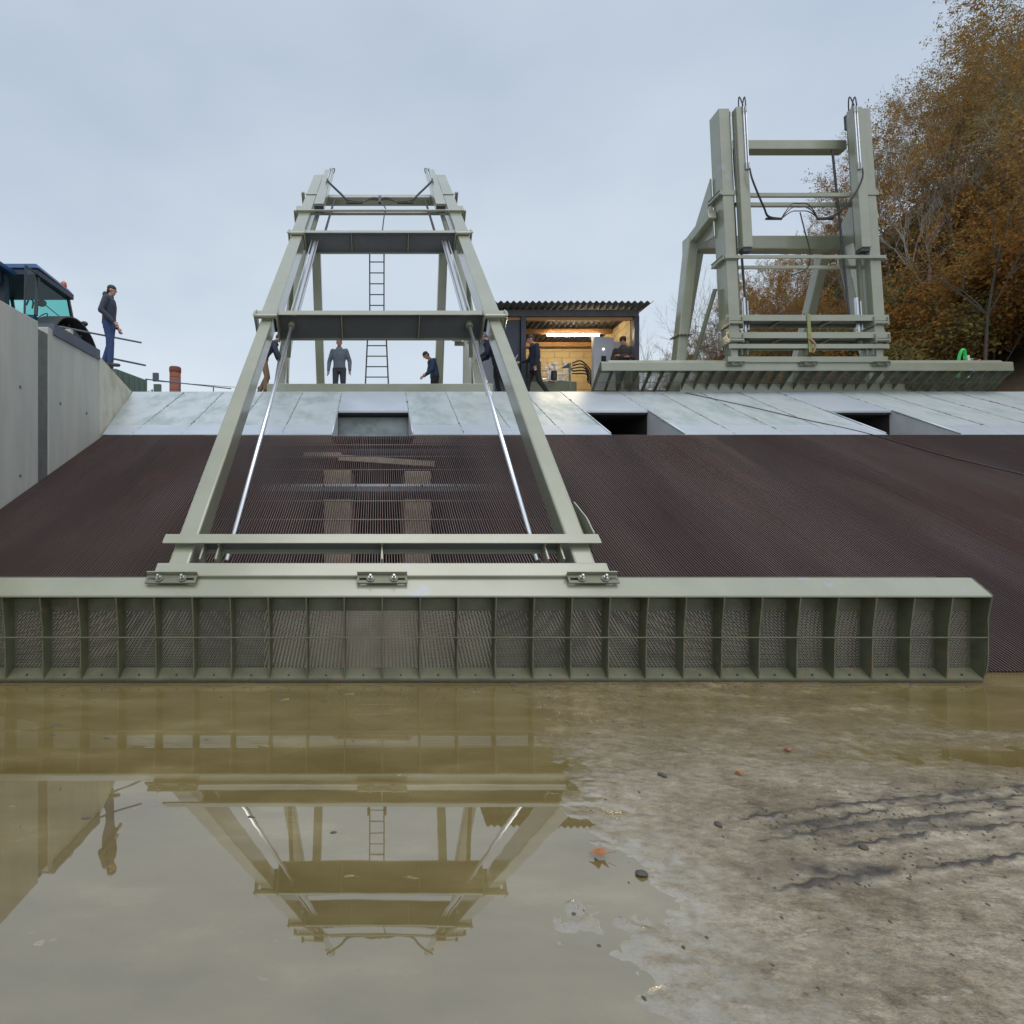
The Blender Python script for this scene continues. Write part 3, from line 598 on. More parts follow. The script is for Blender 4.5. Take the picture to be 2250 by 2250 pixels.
    while z < .600:
        x = -X1 + (p_/2 if j%2 else 0) + .006
        while x < -X1+wbay-.003:
            out = []; inn = []
            for k in range(6):
                a = R(30+60*k); out.append(bf(x+p_/math.sqrt(3)*math.cos(a), 4.440, z+p_/math.sqrt(3)*math.sin(a))); inn.append(bf(x+rh*math.cos(a), 4.440, z+rh*math.sin(a)))
            m_.add(out+inn, [(k,(k+1)%6,(k+1)%6+6,k+6) for k in range(6)])
            x += p_
        z += ry; j += 1
    pn = m_.build('perforated_panel', M['perf'], bd)
    for k in range(1, nb): dup(pn, (wbay*k,0,0))
    MB().prism([(4.344,.062),(4.432,.114),(4.446,.114),(4.446,.600),(4.454,.600),(4.454,.06),(4.35,.05)], -X1+.0, X1-.0, bf)
    MB().prism([(4.347,.040),(4.436,.104),(4.446,.104),(4.446,.02),(4.347,.022)], -X1+.01, X1-.01, bf).build('bottom_sill', M['board'], bd)
    MB().prism([(4.436,.595),(4.436,.70),(4.446,.70),(4.446,.595)], -X1+.01, X1-.01, bf).build('upper_strip', M['board'], bd)
    MB().prism([(4.354,.004),(4.354,.040),(4.366,.040),(4.366,.004)], -X1, X1, bf).build('rubber_edge', M['stone'], bd)
    MB().tube([bf(-X1,4.322,.392), bf(X1,4.322,.392)], .0065, 8).build('tie_rod', M['board'], bd)
    for k in range(nb):
        xk = -X1+wbay*(k+.5)
        if k == 0: b0 = MB().tube([bf(xk,4.375,.060), bf(xk,4.366,.070)], .008, 6).build('sill_bolt', M['blackmetal'], bd)
        else: dup(b0, (wbay*k,0,0))
    for s in (-1,1):
        pr = [(4.286,.754),(4.318,.55),(4.318,.20),(4.335,.08),(4.37,.03),(4.475,.03),(4.486,.88),(4.44,.884)]
        x_ = s*(X1+.004); MB().prism(pr, x_-.005, x_+.005, bf).build('end_plate', M['board'], bd)
    # light rail along the back of the board
    MB().prism([(4.486,.83),(4.486,.875),(4.56,.875),(4.56,.83)], -X1+.2, X1-.2, bf).build('back_rail', P, bd)
    return r, fr
def smooth_pts(pts, n=6):
    P = [Vector(p) for p in pts]; P = [P[0]*2-P[1]] + P + [P[-1]*2-P[-2]]; out = []
    for i in range(1, len(P)-2):
        for k in range(n):
            t_ = k/n; a, b_, c_, d_ = P[i-1], P[i], P[i+1], P[i+2]
            out.append(.5*((2*b_)+(c_-a)*t_+(2*a-5*b_+4*c_-d_)*t_*t_+(3*b_-a-3*c_+d_)*t_**3))
    out.append(P[-2]); return out
M['web_shade'] = mat('shaded_web_paint', (.115,.125,.13), .45, var=(.09,.10,.11), scale=2)  # machine paint darkened, shade on the downward web put into the colour
M['perf'] = mat('perforated_sheet', (.17,.172,.125), .36, var=(.12,.122,.09), scale=2.5, amt=.8)
m1, fr1 = machine(.03, 4.45, .963, TH1, 5.2, 9.4, 0, 'extended rake machine on the left, long arm reaching down to the near scraper board', False)
m2, fr2 = machine(10.62, 12.66, 5.22, 86.0, .60, 1.04, 45, 'retracted rake machine standing upright on the right, scraper board raised above the apron', True)
# yellow strap round the folded sections
st = root('ratchet_strap', fr2(.02,.5,.1), 'yellow ratchet strap tied round the folded cross bars of the right machine', 'strap')
MB().fbox(fr2, -.03,.05,.16,1.14,.045,.055).build('webbing', M['strap'], st)
MB().tube(smooth_pts([fr2(.0,.5,.06), fr2(.07,.38,.10), fr2(.10,.28,.09), fr2(.06,.15,.08)]), .022, 8).build('ratchet', M['wood'], st)
# long cable lying over apron and rack
def on(x, y, k=.012): d = pd(y); return Vector(((x-CX)*d/F, d, pz(d)))+ND*k
pts = smooth_pts([on(1505,864)]+[on(a, b_) for a, b_ in ((1640,893),(1760,921),(1880,947),(1960,969),(2060,998),(2160,1023),(2260,1047),(2420,1090))])
tag(MB().tube(pts, .009, 6).build('cable', M['black'], smooth=True), 'thin black cable lying across the zinc apron and the right of the rack', 'cable')

# ------------------------------------------------------------------ ladder
ld = root('ladder', (.0, 14.6, ZP), 'narrow two part ladder leaning on the middle of the left machine gantry', 'ladder')
dk = M['blackmetal']
zl = lambda z: 14.75-(z-ZP)*.11
for s in (-1,1):
    MB().beam((-.05+s*.20,zl(6.9),6.9), (-.05+s*.20,zl(9.15),9.15), .035, .05, up=(0,1,0)).build('rail', dk, ld)
    MB().beam((-.05+s*.36,zl(ZP)+.05,ZP), (-.05+s*.235,zl(7.05)+.06,7.05), .04, .05, up=(0,1,0)).build('rail', dk, ld)
    MB().box(-.05+s*.23-.04,-.05+s*.23+.04,zl(7)-.06,zl(7)+.10,6.94,7.08).build('joint_clip', dk, ld, bevel=.01)
for k in range(8):
    z = 6.98+k*.29; MB().tube([(-.25,zl(z),z),(.15,zl(z),z)], .015, 6).build('rung', dk, ld)
for k in range(8):
    z = ZP+.22+k*.29; hw = .36-(z-ZP)/2.53*.125; MB().tube([(-.05-hw,zl(z)+.05,z),(-.05+hw,zl(z)+.05,z)], .016, 6).build('rung', dk, ld)

# ------------------------------------------------------------------ open shed
SX0, SX1, SY0, SY1 = 3.35, 7.42, 14.75, 17.5
sh = root('shed', (5.4, 16, ZP), 'open fronted block shed with corrugated roof and lit tan interior', 'shed')
def wave_roof(x0, x1, y0, y1, z0, z1, p_=.177, a_=.032, th=.012):
    xs = np.arange(x0, x1+1e-6, p_/8); m_ = MB(); n = len(xs); vs = []
    for (y, z) in ((y0,z0),(y1,z1)):
        for dz in (0, th):
            for x in xs: vs.append((x, y, z+dz+a_*math.sin(2*math.pi*(x-x0)/p_)))
    fs = []
    for i in range(n-1): fs += [(i,i+1,2*n+i+1,2*n+i),(n+i,3*n+i,3*n+i+1,n+i+1),(i,n+i,n+i+1,i+1),(2*n+i,2*n+i+1,3*n+i+1,3*n+i)]
    fs += [(0,2*n,3*n,n),(n-1,2*n-1,4*n-1,3*n-1)]
    return m_.add(vs, fs)
wave_roof(3.0, 7.66, 14.25, 17.9, 7.28, 7.20).build('roof_sheet', M['roofing'], sh)
MB().box(3.35,7.42,14.62,14.74,7.04,7.22).build('fascia', M['roofing'], sh)
MB().box(3.5,7.29,14.70,14.80,6.95,7.035).build('front_beam', M['wood'], sh)
for y in (15.9,17.15): MB().box(3.4,7.25,y,y+.08,6.99,7.13).build('purlin', M['wood'], sh)
MB().box(7.29,7.43,14.62,14.74,ZP,7.035).build('corner_post', M['navy'], sh)
MB().box(4.06,4.20,14.62,14.74,ZP,7.035).build('door_post', M['navy'], sh)
MB().box(3.30,3.40,14.62,14.74,ZP,7.035).build('corner_post', M['navy'], sh)
MB().box(3.41,4.05,14.70,14.74,ZP,6.94).build('sheet_door', M['navy'], sh, bevel=.004)
MB().beam((3.62,14.68,5.35),(3.98,14.68,5.95),.02,.02).build('door_brace', M['pipe'], sh)
MB().box(7.30,7.42,14.75,17.6,ZP,7.1).build('side_core', M['mortar'], sh)
MB().box(3.32,3.44,14.75,17.6,ZP,7.1).build('side_sheet', M['navy'], sh)
MB().box(3.4,7.4,17.5,17.62,ZP,7.1).build('back_core', M['mortar'], sh)
MB().box(3.4,7.4,14.8,17.6,ZP-.001,ZP+.03).build('floor_slab', M['concrete'], sh)
bh, bl = .205, .50
b0 = None
for j in range(12):
    z = ZP+.035+j*(bh+.01); x = 3.46 - (.25 if j%2 else 0)
    while x < 7.27:
        a = max(x, 3.46); q = min(x+bl, 7.27)
        if q-a > .06: MB().box(a+.005,q-.005,17.475+random.uniform(-.004,.004),17.5,z,z+bh).build('block', M['block'], sh)
        x += bl+.006
for j in range(12):
    z = ZP+.035+j*(bh+.01); y = 14.84 - (.25 if j%2 else 0)
    while y < 17.44:
        a = max(y, 14.84); q = min(y+bl, 17.46)
        if q-a > .06: MB().box(7.275,7.30,a+.005,q-.005,z,z+bh).build('block', M['block'], sh)
        y += bl+.006
tl = root('tube_light', (6.0,16.0,6.9), 'lit white fluorescent tube hanging under the shed roof', 'lamp')
MB().tube([(5.20,15.8,6.90),(6.78,15.8,6.90)], .035, 12).build('tube', M['tube'], tl, smooth=True)
MB().box(5.16,6.82,15.77,15.83,6.94,6.985).build('housing', M['white'], tl)
cb_ = root('control_cabinet', (6.65,15.4,ZP), 'tall pale grey electrical cabinet with a dark screen inside the shed', 'cabinet')
dirv = Vector((.95,.20,0)).normalized(); nv = Vector((.20,-.95,0)).normalized(); o0 = Vector((6.26,14.95,ZP+.03))
def cab(a0,a1,n0,n1,z0,z1,nm,mm,bv=0,par=cb_):
    vs = [o0+dirv*a+nv*n+Vector((0,0,z)) for z in (z0,z1) for (a,n) in ((a0,n0),(a1,n0),(a1,n1),(a0,n1))]
    return MB().add(vs, [(0,3,2,1),(4,5,6,7),(0,1,5,4),(1,2,6,5),(2,3,7,6),(3,0,4,7)]).build(nm, mm, par, bevel=bv)
MB().box(6.95,7.26,15.2,16.0,ZP+.03,6.50).build('body', M['cabinet'], cb_, bevel=.006); dr_ = cab(0,.66,-.10,.02,.0,2.02,'door',M['cabinet'],.004)
cab(.24,.40,.02,.026,1.30,1.46,'screen',M['black'],0,dr_)
M['ind'] = emis('indicator_lamp', (1,1,1), 3.0)
q = o0+dirv*.31+nv*.02; MB().tube([q+Vector((0,0,1.66)), q+nv*.02+Vector((0,0,1.66))], .028, 12).build('indicator', M['ind'], dr_)
for k in range(3):
    q = o0+dirv*(.20+.12*k)+nv*.02; MB().tube([q+Vector((0,0,1.02)), q+nv*.03+Vector((0,0,1.02))], .02, 10).build('knob', M['black'], dr_)
hu = root('hydraulic_unit', (5.3,16.2,ZP), 'olive hydraulic power unit with shiny pipes standing in the shed', 'power unit')
MB().box(4.55,6.02,15.6,16.3,ZP+.03,5.42).build('tank', M['tank'], hu, bevel=.01)
MB().box(4.52,4.95,15.62,16.1,5.43,6.05).build('motor_box', M['blackmetal'], hu, bevel=.02)
rg = random.Random(5)
for k in range(26):
    a = Vector((rg.uniform(5.0,5.85), rg.uniform(15.55,15.8), 5.43+.02)); p_ = [a]
    for q in range(4):
        d_ = rg.choice([(1,0,0),(-1,0,0),(0,0,1),(0,0,1),(.5,0,.5)]); n_ = p_[-1]+Vector(d_)*rg.uniform(.08,.25)
        n_.x = min(max(n_.x,5.0),5.95); n_.z = min(max(n_.z,5.44),6.02); p_.append(n_)
    MB().tube(p_, rg.uniform(.010,.02), 6).build('pipe', M['chrome'] if k%3 else M['white'], hu)
for k in range(6):
    xa, za = rg.uniform(5.1,5.8), rg.uniform(5.55,5.95); MB().box(xa,xa+rg.uniform(.06,.16),15.56,15.66,za,za+rg.uniform(.05,.14)).build('valve_block', M['pipe'], hu, bevel=.006)
MB().tube([(5.3,15.5,5.44),(5.3,15.5,5.70)], .09, 14).build('pump', M['blackmetal'], hu)
for k in range(5):
    pts = smooth_pts([(5.85,15.5,5.95-.08*k),(6.1+.04*k,15.45,6.0-.1*k),(6.36-.02*k,15.4,5.7-.08*k),(6.5-.03*k,15.35,5.2),(6.52-.03*k,15.3,ZP+.04)])
    MB().tube(pts, .022, 8).build('hose', M['black'], hu, smooth=True)
pp = root('steel_post', (5.55,14.9,ZP), 'slim olive steel post with a small black pennant plate in front of the shed pipes', 'post')
MB().box(5.53,5.58,14.88,14.92,ZP,5.78).build('shaft', M['tank'], pp); MB().prism([(0,0),(0,0.12),(0,.02)], 0, .01) 
MB().add([(5.29,14.9,5.62),(5.53,14.9,5.78),(5.53,14.9,5.64),(5.29,14.915,5.62),(5.53,14.915,5.78),(5.53,14.915,5.64)], [(0,1,2),(3,4,5),(0,1,4,3),(1,2,5,4),(2,0,3,5)]).build('pennant', M['blackmetal'], pp)
# pale board leaning between gantry and shed
pb = root('grey_board', (2.5,14.7,ZP), 'weathered pale grey board standing upright just right of the left machine gantry', 'board')
MB().add([(2.40,14.62,ZP),(2.74,14.62,ZP),(2.62,14.62,6.35),(2.42,14.62,6.35),(2.40,14.70,ZP),(2.74,14.70,ZP),(2.62,14.70,6.35),(2.42,14.70,6.35)],
    [(0,1,2,3),(4,5,6,7),(0,1,5,4),(1,2,6,5),(2,3,7,6),(3,0,4,7)]).build('board_face', M['concrete'], pb, bevel=.01)
MB().box(2.16,2.44,14.58,14.61,6.18,6.30).build('cross_piece', M['tank'], pb); MB().tube([(2.10,14.55,6.34),(2.36,14.55,6.34)], .05, 10).build('lamp_head', M['white'], pb)

# ------------------------------------------------------------------ left yard: tractor, rails, container, chimney
tt = root('tractor', (-8.9, 13.0, ZP), 'blue tractor with teal glass cab and orange beacon above the left wall', 'tractor')
zb = ZP; 
body = MB().box(-9.75,-8.30,12.35,13.85,5.55,6.22); body.box(-9.45,-8.75,13.86,16.1,5.25,6.12); body.build('body', M['blue'], tt, bevel=.06, seg=3)
MB().add([(-9.95,12.25,7.28),(-8.12,12.25,7.28),(-8.16,13.8,7.25),(-9.95,13.8,7.25),(-9.85,12.35,7.44),(-8.25,12.35,7.44),(-8.28,13.7,7.40),(-9.85,13.7,7.40)],
    [(0,3,2,1),(4,5,6,7),(0,1,5,4),(1,2,6,5),(2,3,7,6),(3,0,4,7)]).build('roof', M['blue'], tt, bevel=.03, seg=3)
MB().box(-9.9,-8.17,12.29,13.76,7.13,7.277).build('roof_lining', M['navy'], tt, bevel=.02)
for (a, b_) in (((-8.30,12.42,6.2),(-8.24,12.40,7.2)),((-8.14,13.78,6.15),(-8.28,13.66,7.2)),((-9.7,12.42,6.2),(-9.78,12.40,7.2)),((-9.7,13.78,6.2),(-9.78,13.66,7.2))):
    MB().beam(a, b_, .07, .07, up=(0,1,0)).build('cab_pillar', M['blackmetal'], tt, bevel=.01)
MB().add([(-8.25,12.46,6.2),(-8.17,13.74,6.2),(-8.27,13.62,7.15),(-8.25,12.44,7.15)], [(0,1,2,3)]).build('side_window', M['glass'], tt)
MB().add([(-9.66,13.76,6.2),(-8.18,13.76,6.2),(-8.30,13.66,7.15),(-9.74,13.66,7.15)], [(0,1,2,3)]).build('rear_window', M['glass'], tt)
MB().box(-9.68,-8.95,12.40,12.44,6.2,7.12).build('front_panel', M['navy'], tt)
MB().add([(-9.72,12.5,6.2),(-9.72,13.7,6.2),(-9.76,13.66,7.15),(-9.76,12.44,7.15)], [(0,1,2,3)]).build('side_window', M['glass'], tt)
dg = MB().add([(-8.24,12.38,6.0),(-8.03,11.62,5.9),(-8.02,11.66,7.03),(-8.22,12.38,7.15)], [(0,1,2,3)]).build('open_door', M['glass'], tt)
MB().tube([(-8.03,11.62,5.6),(-8.02,11.65,7.05),(-8.06,11.78,7.07),(-8.22,12.38,7.17)], .022, 8).build('door_frame', M['navy'], dg)
MB().tube(smooth_pts([(-8.05,11.72,6.18),(-8.02,11.78,6.34),(-8.03,11.92,6.34),(-8.05,11.92,6.18)]), .018, 6).build('door_handle', M['black'], dg)
MB().tube([(-8.4,13.0,6.05),(-8.7,13.3,6.35)], .03, 8).build('steering_column', M['black'], tt)
pts = [Vector((-8.75,13.25,6.42))+Vector((.19*math.cos(a), .10*math.sin(a), .16*math.sin(a)+.1*math.cos(a))) for a in np.linspace(0,2*math.pi,20)]
MB().tube(pts, .014, 6, caps=False).build('steering_wheel', M['black'], tt)
MB().ell((-8.5,12.95,6.72), (.12,.05,.09)).build('mirror', M['blackmetal'], tt, smooth=True); MB().tube([(-8.45,13.0,6.70),(-8.2,13.6,6.42)], .012, 6).build('mirror_arm', M['black'], tt)
MB().tube([(-8.36,13.62,7.40),(-8.36,13.62,7.44),(-8.36,13.62,7.53),(-8.36,13.62,7.57)], [.06,.075,.07,.03], 12).build('beacon', M['orange'], tt, smooth=True)
def wheel(xc, yc, zc, rr, w_):
    t0 = MB(); prof = [(-.5,.62),(-.5,.93),(-.38,1),(.38,1),(.5,.93),(.5,.62)]; n = 32; vs = []; fs = []
    for k in range(n):
        a = 2*math.pi*k/n
        for (u, q) in prof: vs.append((xc+u*w_, yc+q*rr*math.cos(a), zc+q*rr*math.sin(a)))
    for k in range(n):
        for i in range(6): fs.append((k*6+i, k*6+(i+1)%6, ((k+1)%n)*6+(i+1)%6, ((k+1)%n)*6+i))
    o_ = t0.add(vs, fs).build('tyre', M['black'], tt)
    lg = MB()
    for k in range(20):
        a = 2*math.pi*k/20
        for s_ in (-1,1):
            da = a + (.08 if s_ > 0 else 0); c0 = Vector((xc+s_*w_*.24, yc+rr*1.01*math.cos(da), zc+rr*1.01*math.sin(da))); rad = Vector((0,math.cos(da),math.sin(da)))
            lg.beam(c0-Vector((w_*.22,0,0)), c0+Vector((w_*.22,0,0))+Vector((0,-math.sin(da),math.cos(da)))*.08*s_, .05, .05, up=rad)
    lg.build('tread', M['black'], o_)
    MB().tube([(xc-w_*.3,yc,zc),(xc+w_*.3,yc,zc)], rr*.62, 24).build('rim', M['cabinet'], o_)
wheel(-7.95,13.0,5.28,.84,.42); wheel(-10.0,13.0,5.28,.84,.42); wheel(-8.3,15.6,5.0,.5,.25); wheel(-9.9,15.6,5.0,.5,.25)
for xs_ in ((-8.22,-7.66),(-10.3,-9.75)):
    n = 14; vs = []; fs = []
    for k in range(n+1):
        a = R(-8+k*150/n+14)
        for rr_ in (1.06, 1.03):
            for x_ in xs_: vs.append((x_, 13.05+rr_*math.cos(a), 5.30+rr_*math.sin(a)))
    for k in range(n):
        b_ = k*4; fs += [(b_,b_+1,b_+5,b_+4),(b_+2,b_+6,b_+7,b_+3),(b_,b_+4,b_+6,b_+2),(b_+1,b_+3,b_+7,b_+5)]
    m_ = MB().add(vs, fs); 
    inner = MB(); vs = [(xs_[0]+.01,13.05,5.30)]+[(xs_[0]+.01,13.05+1.04*math.cos(R(6+k*150/n)),5.30+1.04*math.sin(R(6+k*150/n))) for k in range(n+1)]
    m_.add(vs, [(0,k+1,k+2) for k in range(n)]); m_.build('mudguard', M['blackmetal'], tt)
MB().ell((-7.78,13.55,6.42),(.10,.06,.07)).build('work_lamp', M['black'], tt, smooth=True); MB().tube([(-7.8,13.5,6.2),(-7.78,13.55,6.4)], .015, 6).build('lamp_stalk', M['black'], tt)
# dark canopy reaching out of frame to the left
cn = root('blue_canopy', (-10.6,11.9,ZP), 'dark blue roofed canopy at the left edge beside the tractor cab', 'canopy')
MB().box(-12.6,-8.60,11.5,12.2,7.05,7.16).build('roof', M['blue'], cn, bevel=.02); MB().box(-12.5,-8.72,11.95,12.1,5.2,7.045).build('back_panel', M['navy'], cn)
for (x_, y_) in ((-8.85,11.55),(-12.4,11.55)): MB().box(x_-.04,x_+.04,y_,y_+.08,ZP,7.04).build('post', M['blackmetal'], cn)
MB().box(-12.5,-8.75,11.6,11.9,6.75,7.045).build('lining', M['navy'], cn)
# guard rail, not finished
gr = root('guard_rail', (-6.2,11.6,ZP), 'grey tube guard rail with open ends beside the man on the left wall', 'railing')
MB().tube([px(105,713,11.1), px(311,753,12.2)], .022, 8).build('rail_tube', M['slate'], gr); MB().tube([px(243,787,11.7), px(320,803,12.3)], .022, 8).build('rail_tube', M['slate'], gr)
MB().tube([(-6.0,11.55,ZP), (-6.12,11.75,5.55)], .028, 8).build('rail_post', M['slate'], gr)
for (x_, y_) in ((112,715),(152,730)):
    p_ = px(x_, y_, 9.2); MB().box(p_.x-.05,p_.x+.05,p_.y-.05,p_.y+.05,ZP,ZP+.20).build('rail_foot', M['concrete_pale'], gr, bevel=.01)
gc = root('steel_container', (-7.5,14,ZP), 'low green steel container with rusty foot behind the left wing wall', 'container')
v = [(-6.86,13.4,ZP),(-6.58,14.6,ZP),(-8.6,14.8,ZP),(-8.8,13.4,ZP)]; v += [(a,b_,5.2) for a,b_,c_ in v]
MB().add(v, [(0,1,2,3),(4,5,6,7),(0,1,5,4),(1,2,6,5),(2,3,7,6),(3,0,4,7)]).build('shell', M['greenbox'], gc, bevel=.02)
for k in range(6):
    a = Vector((-6.86,13.4,ZP)).lerp(Vector((-6.58,14.6,ZP)), .06+k*.17); MB().box(a.x-.01,a.x+.025,a.y,a.y+.05,ZP+.02,5.18).build('rib', M['greenbox'], gc)
fl = root('floodlight_pole', (-7.75,18,ZP), 'short pole with a grey square floodlight left of the brick chimney', 'floodlight')
MB().box(-7.88,-7.64,17.95,18.05,ZP-.2,5.93).build('pole', M['greenbox'], fl); MB().box(-7.90,-7.70,17.9,18.0,6.02,6.32).build('lamp_box', M['slate'], fl, bevel=.02)
MB().tube([(-7.95,18,ZP),(-7.95,18,5.75),(-8.35,17.7,5.4)], .03, 6).build('bracket', M['blackmetal'], fl)
tag(MB().tube([(-7.35,22,ZP-.3),(-7.35,22,5.35)], .06, 8).build('bollard', M['blackmetal']), 'tiny dark stub post between the floodlight pole and the chimney', 'post')
cm = root('brick_chimney', (-11.9,30,0), 'round red brick chimney stack in the distance beyond the apron at left', 'chimney')
MB().tube([(-11.9,30,0),(-11.9,30,9.6)], [.36,.31], 20).build('shaft', M['brick'], cm, smooth=True)
MB().tube([(-11.9,30,9.6),(-11.9,30,9.65),(-11.9,30,9.85),(-11.9,30,9.92)], [.315,.335,.335,.30], 20).build('crown', M['brick'], cm)
for k in range(14): MB().tube([(-11.9,30,4.6+k*.36),(-11.9,30,4.63+k*.36)], .343-.0022*k, 20).build('band', M['brick'], cm)
hr = root('hand_rail', (-6,16.5,ZP), 'thin grey hand rail running from the container towards the left machine', 'railing')
MB().tube([px(319,833,16), px(508,854,17.2)], .018, 6).build('rail_tube', M['slate'], hr); MB().tube([px(345,838,16.1), px(520,851,17.2)], .008, 6).build('rail_wire', M['slate'], hr)
for (x_, y_, d_) in ((322,834,16),(469,850,16.9),(395,842,16.45)):
    p_ = px(x_, y_, d_); MB().tube([p_, (p_.x,p_.y,ZP-.1)], .02, 6).build('rail_post', M['slate'], hr)

# green hose and valve behind the right board
gh = root('green_hose', px(2110,790,13.6), 'bright green hose loop rising behind the right scraper board', 'hose')
p_ = px(2100,800,13.6)
MB().tube(smooth_pts([px(2106,830,13.6),px(2106,795,13.6),px(2111,774,13.6),px(2118,769,13.6),px(2121,788,13.6),px(2122,800,13.6)]), .035, 10).build('hose_tube', M['hose_green'], gh, smooth=True)
vv = root('water_valve', px(2127,800,13.6), 'white water valve with a red handle beside the green hose loop', 'valve')
a = px(2127,830,13.6); b_ = px(2127,781,13.6); MB().tube([a,b_], .03, 10).build('pipe', M['white'], vv); MB().tube([px(2118,786,13.6),px(2127,785,13.6)], .018, 8).build('tap', M['white'], vv)
MB().tube([px(2132,798,13.6),px(2154,790,13.6)], .018, 8).build('handle', M['red'], vv); MB().box(b_.x+.02,b_.x+.12,b_.y-.03,b_.y+.03,b_.z-.16,b_.z-.08).build('body', M['pipe'], vv, bevel=.01)

# ------------------------------------------------------------------ people
def capsule(m_, a, b_, ra, rb, flat=1.0, n=14):
    a = Vector(a); b_ = Vector(b_); d = b_-a; L_ = d.length; d.normalize()
    X_ = Vector((1,0,0)); u = (X_-d*X_.dot(d)); u = u.normalized() if u.length > .2 else d.orthogonal().normalized(); w_ = d.cross(u)
    rings = []
    prof = [(-ra*.95,.30),(-ra*.7,.71),(-ra*.35,.93),(0,1)]
    st_ = [(t_, ra*s_) for t_, s_ in prof] + [(L_*k/4, ra+(rb-ra)*k/4) for k in (1,2,3)] + [(L_-t_, rb*s_) for t_, s_ in reversed(prof)]
    vs = []; 
    for (t_, r_) in st_:
        for k in range(n):
            an = 2*math.pi*k/n; vs.append(a+d*t_+u*math.cos(an)*r_+w_*math.sin(an)*r_*flat)
    N_ = len(st_); fs = [(i*n+k, i*n+(k+1)%n, (i+1)*n+(k+1)%n, (i+1)*n+k) for i in range(N_-1) for k in range(n)]
    fs += [tuple(range(n-1,-1,-1)), tuple((N_-1)*n+k for k in range(n))]
    m_.add(vs, fs)
def loft(m_, sts, n=20):                                    # (centre, half width x, half depth y)
    vs = []; 
    for c, rx, ry in sts:
        for k in range(n): an = 2*math.pi*k/n; vs.append(Vector(c)+Vector((math.cos(an)*rx, math.sin(an)*ry, 0)))
    N_ = len(sts); fs = [(i*n+k, i*n+(k+1)%n, (i+1)*n+(k+1)%n, (i+1)*n+k) for i in range(N_-1) for k in range(n)]
    fs += [tuple(range(n-1,-1,-1)), tuple((N_-1)*n+k for k in range(n))]; m_.add(vs, fs)
BASE = dict(pel=(0,0,.96), wst=(0,0,1.10), che=(0,0,1.32), shl=(0,0,1.47), nek=(0,.0,1.53), hed=(0,.025,1.665),
    sL=(-.185,0,1.43), eL=(-.245,-.02,1.14), wL=(-.255,.06,.88), sR=(.185,0,1.43), eR=(.245,-.02,1.14), wR=(.255,.06,.88),
    hL=(-.095,0,.92), kL=(-.105,.02,.50), aL=(-.11,-.01,.09), hR=(.095,0,.92), kR=(.105,.02,.50), aR=(.11,-.01,.09))
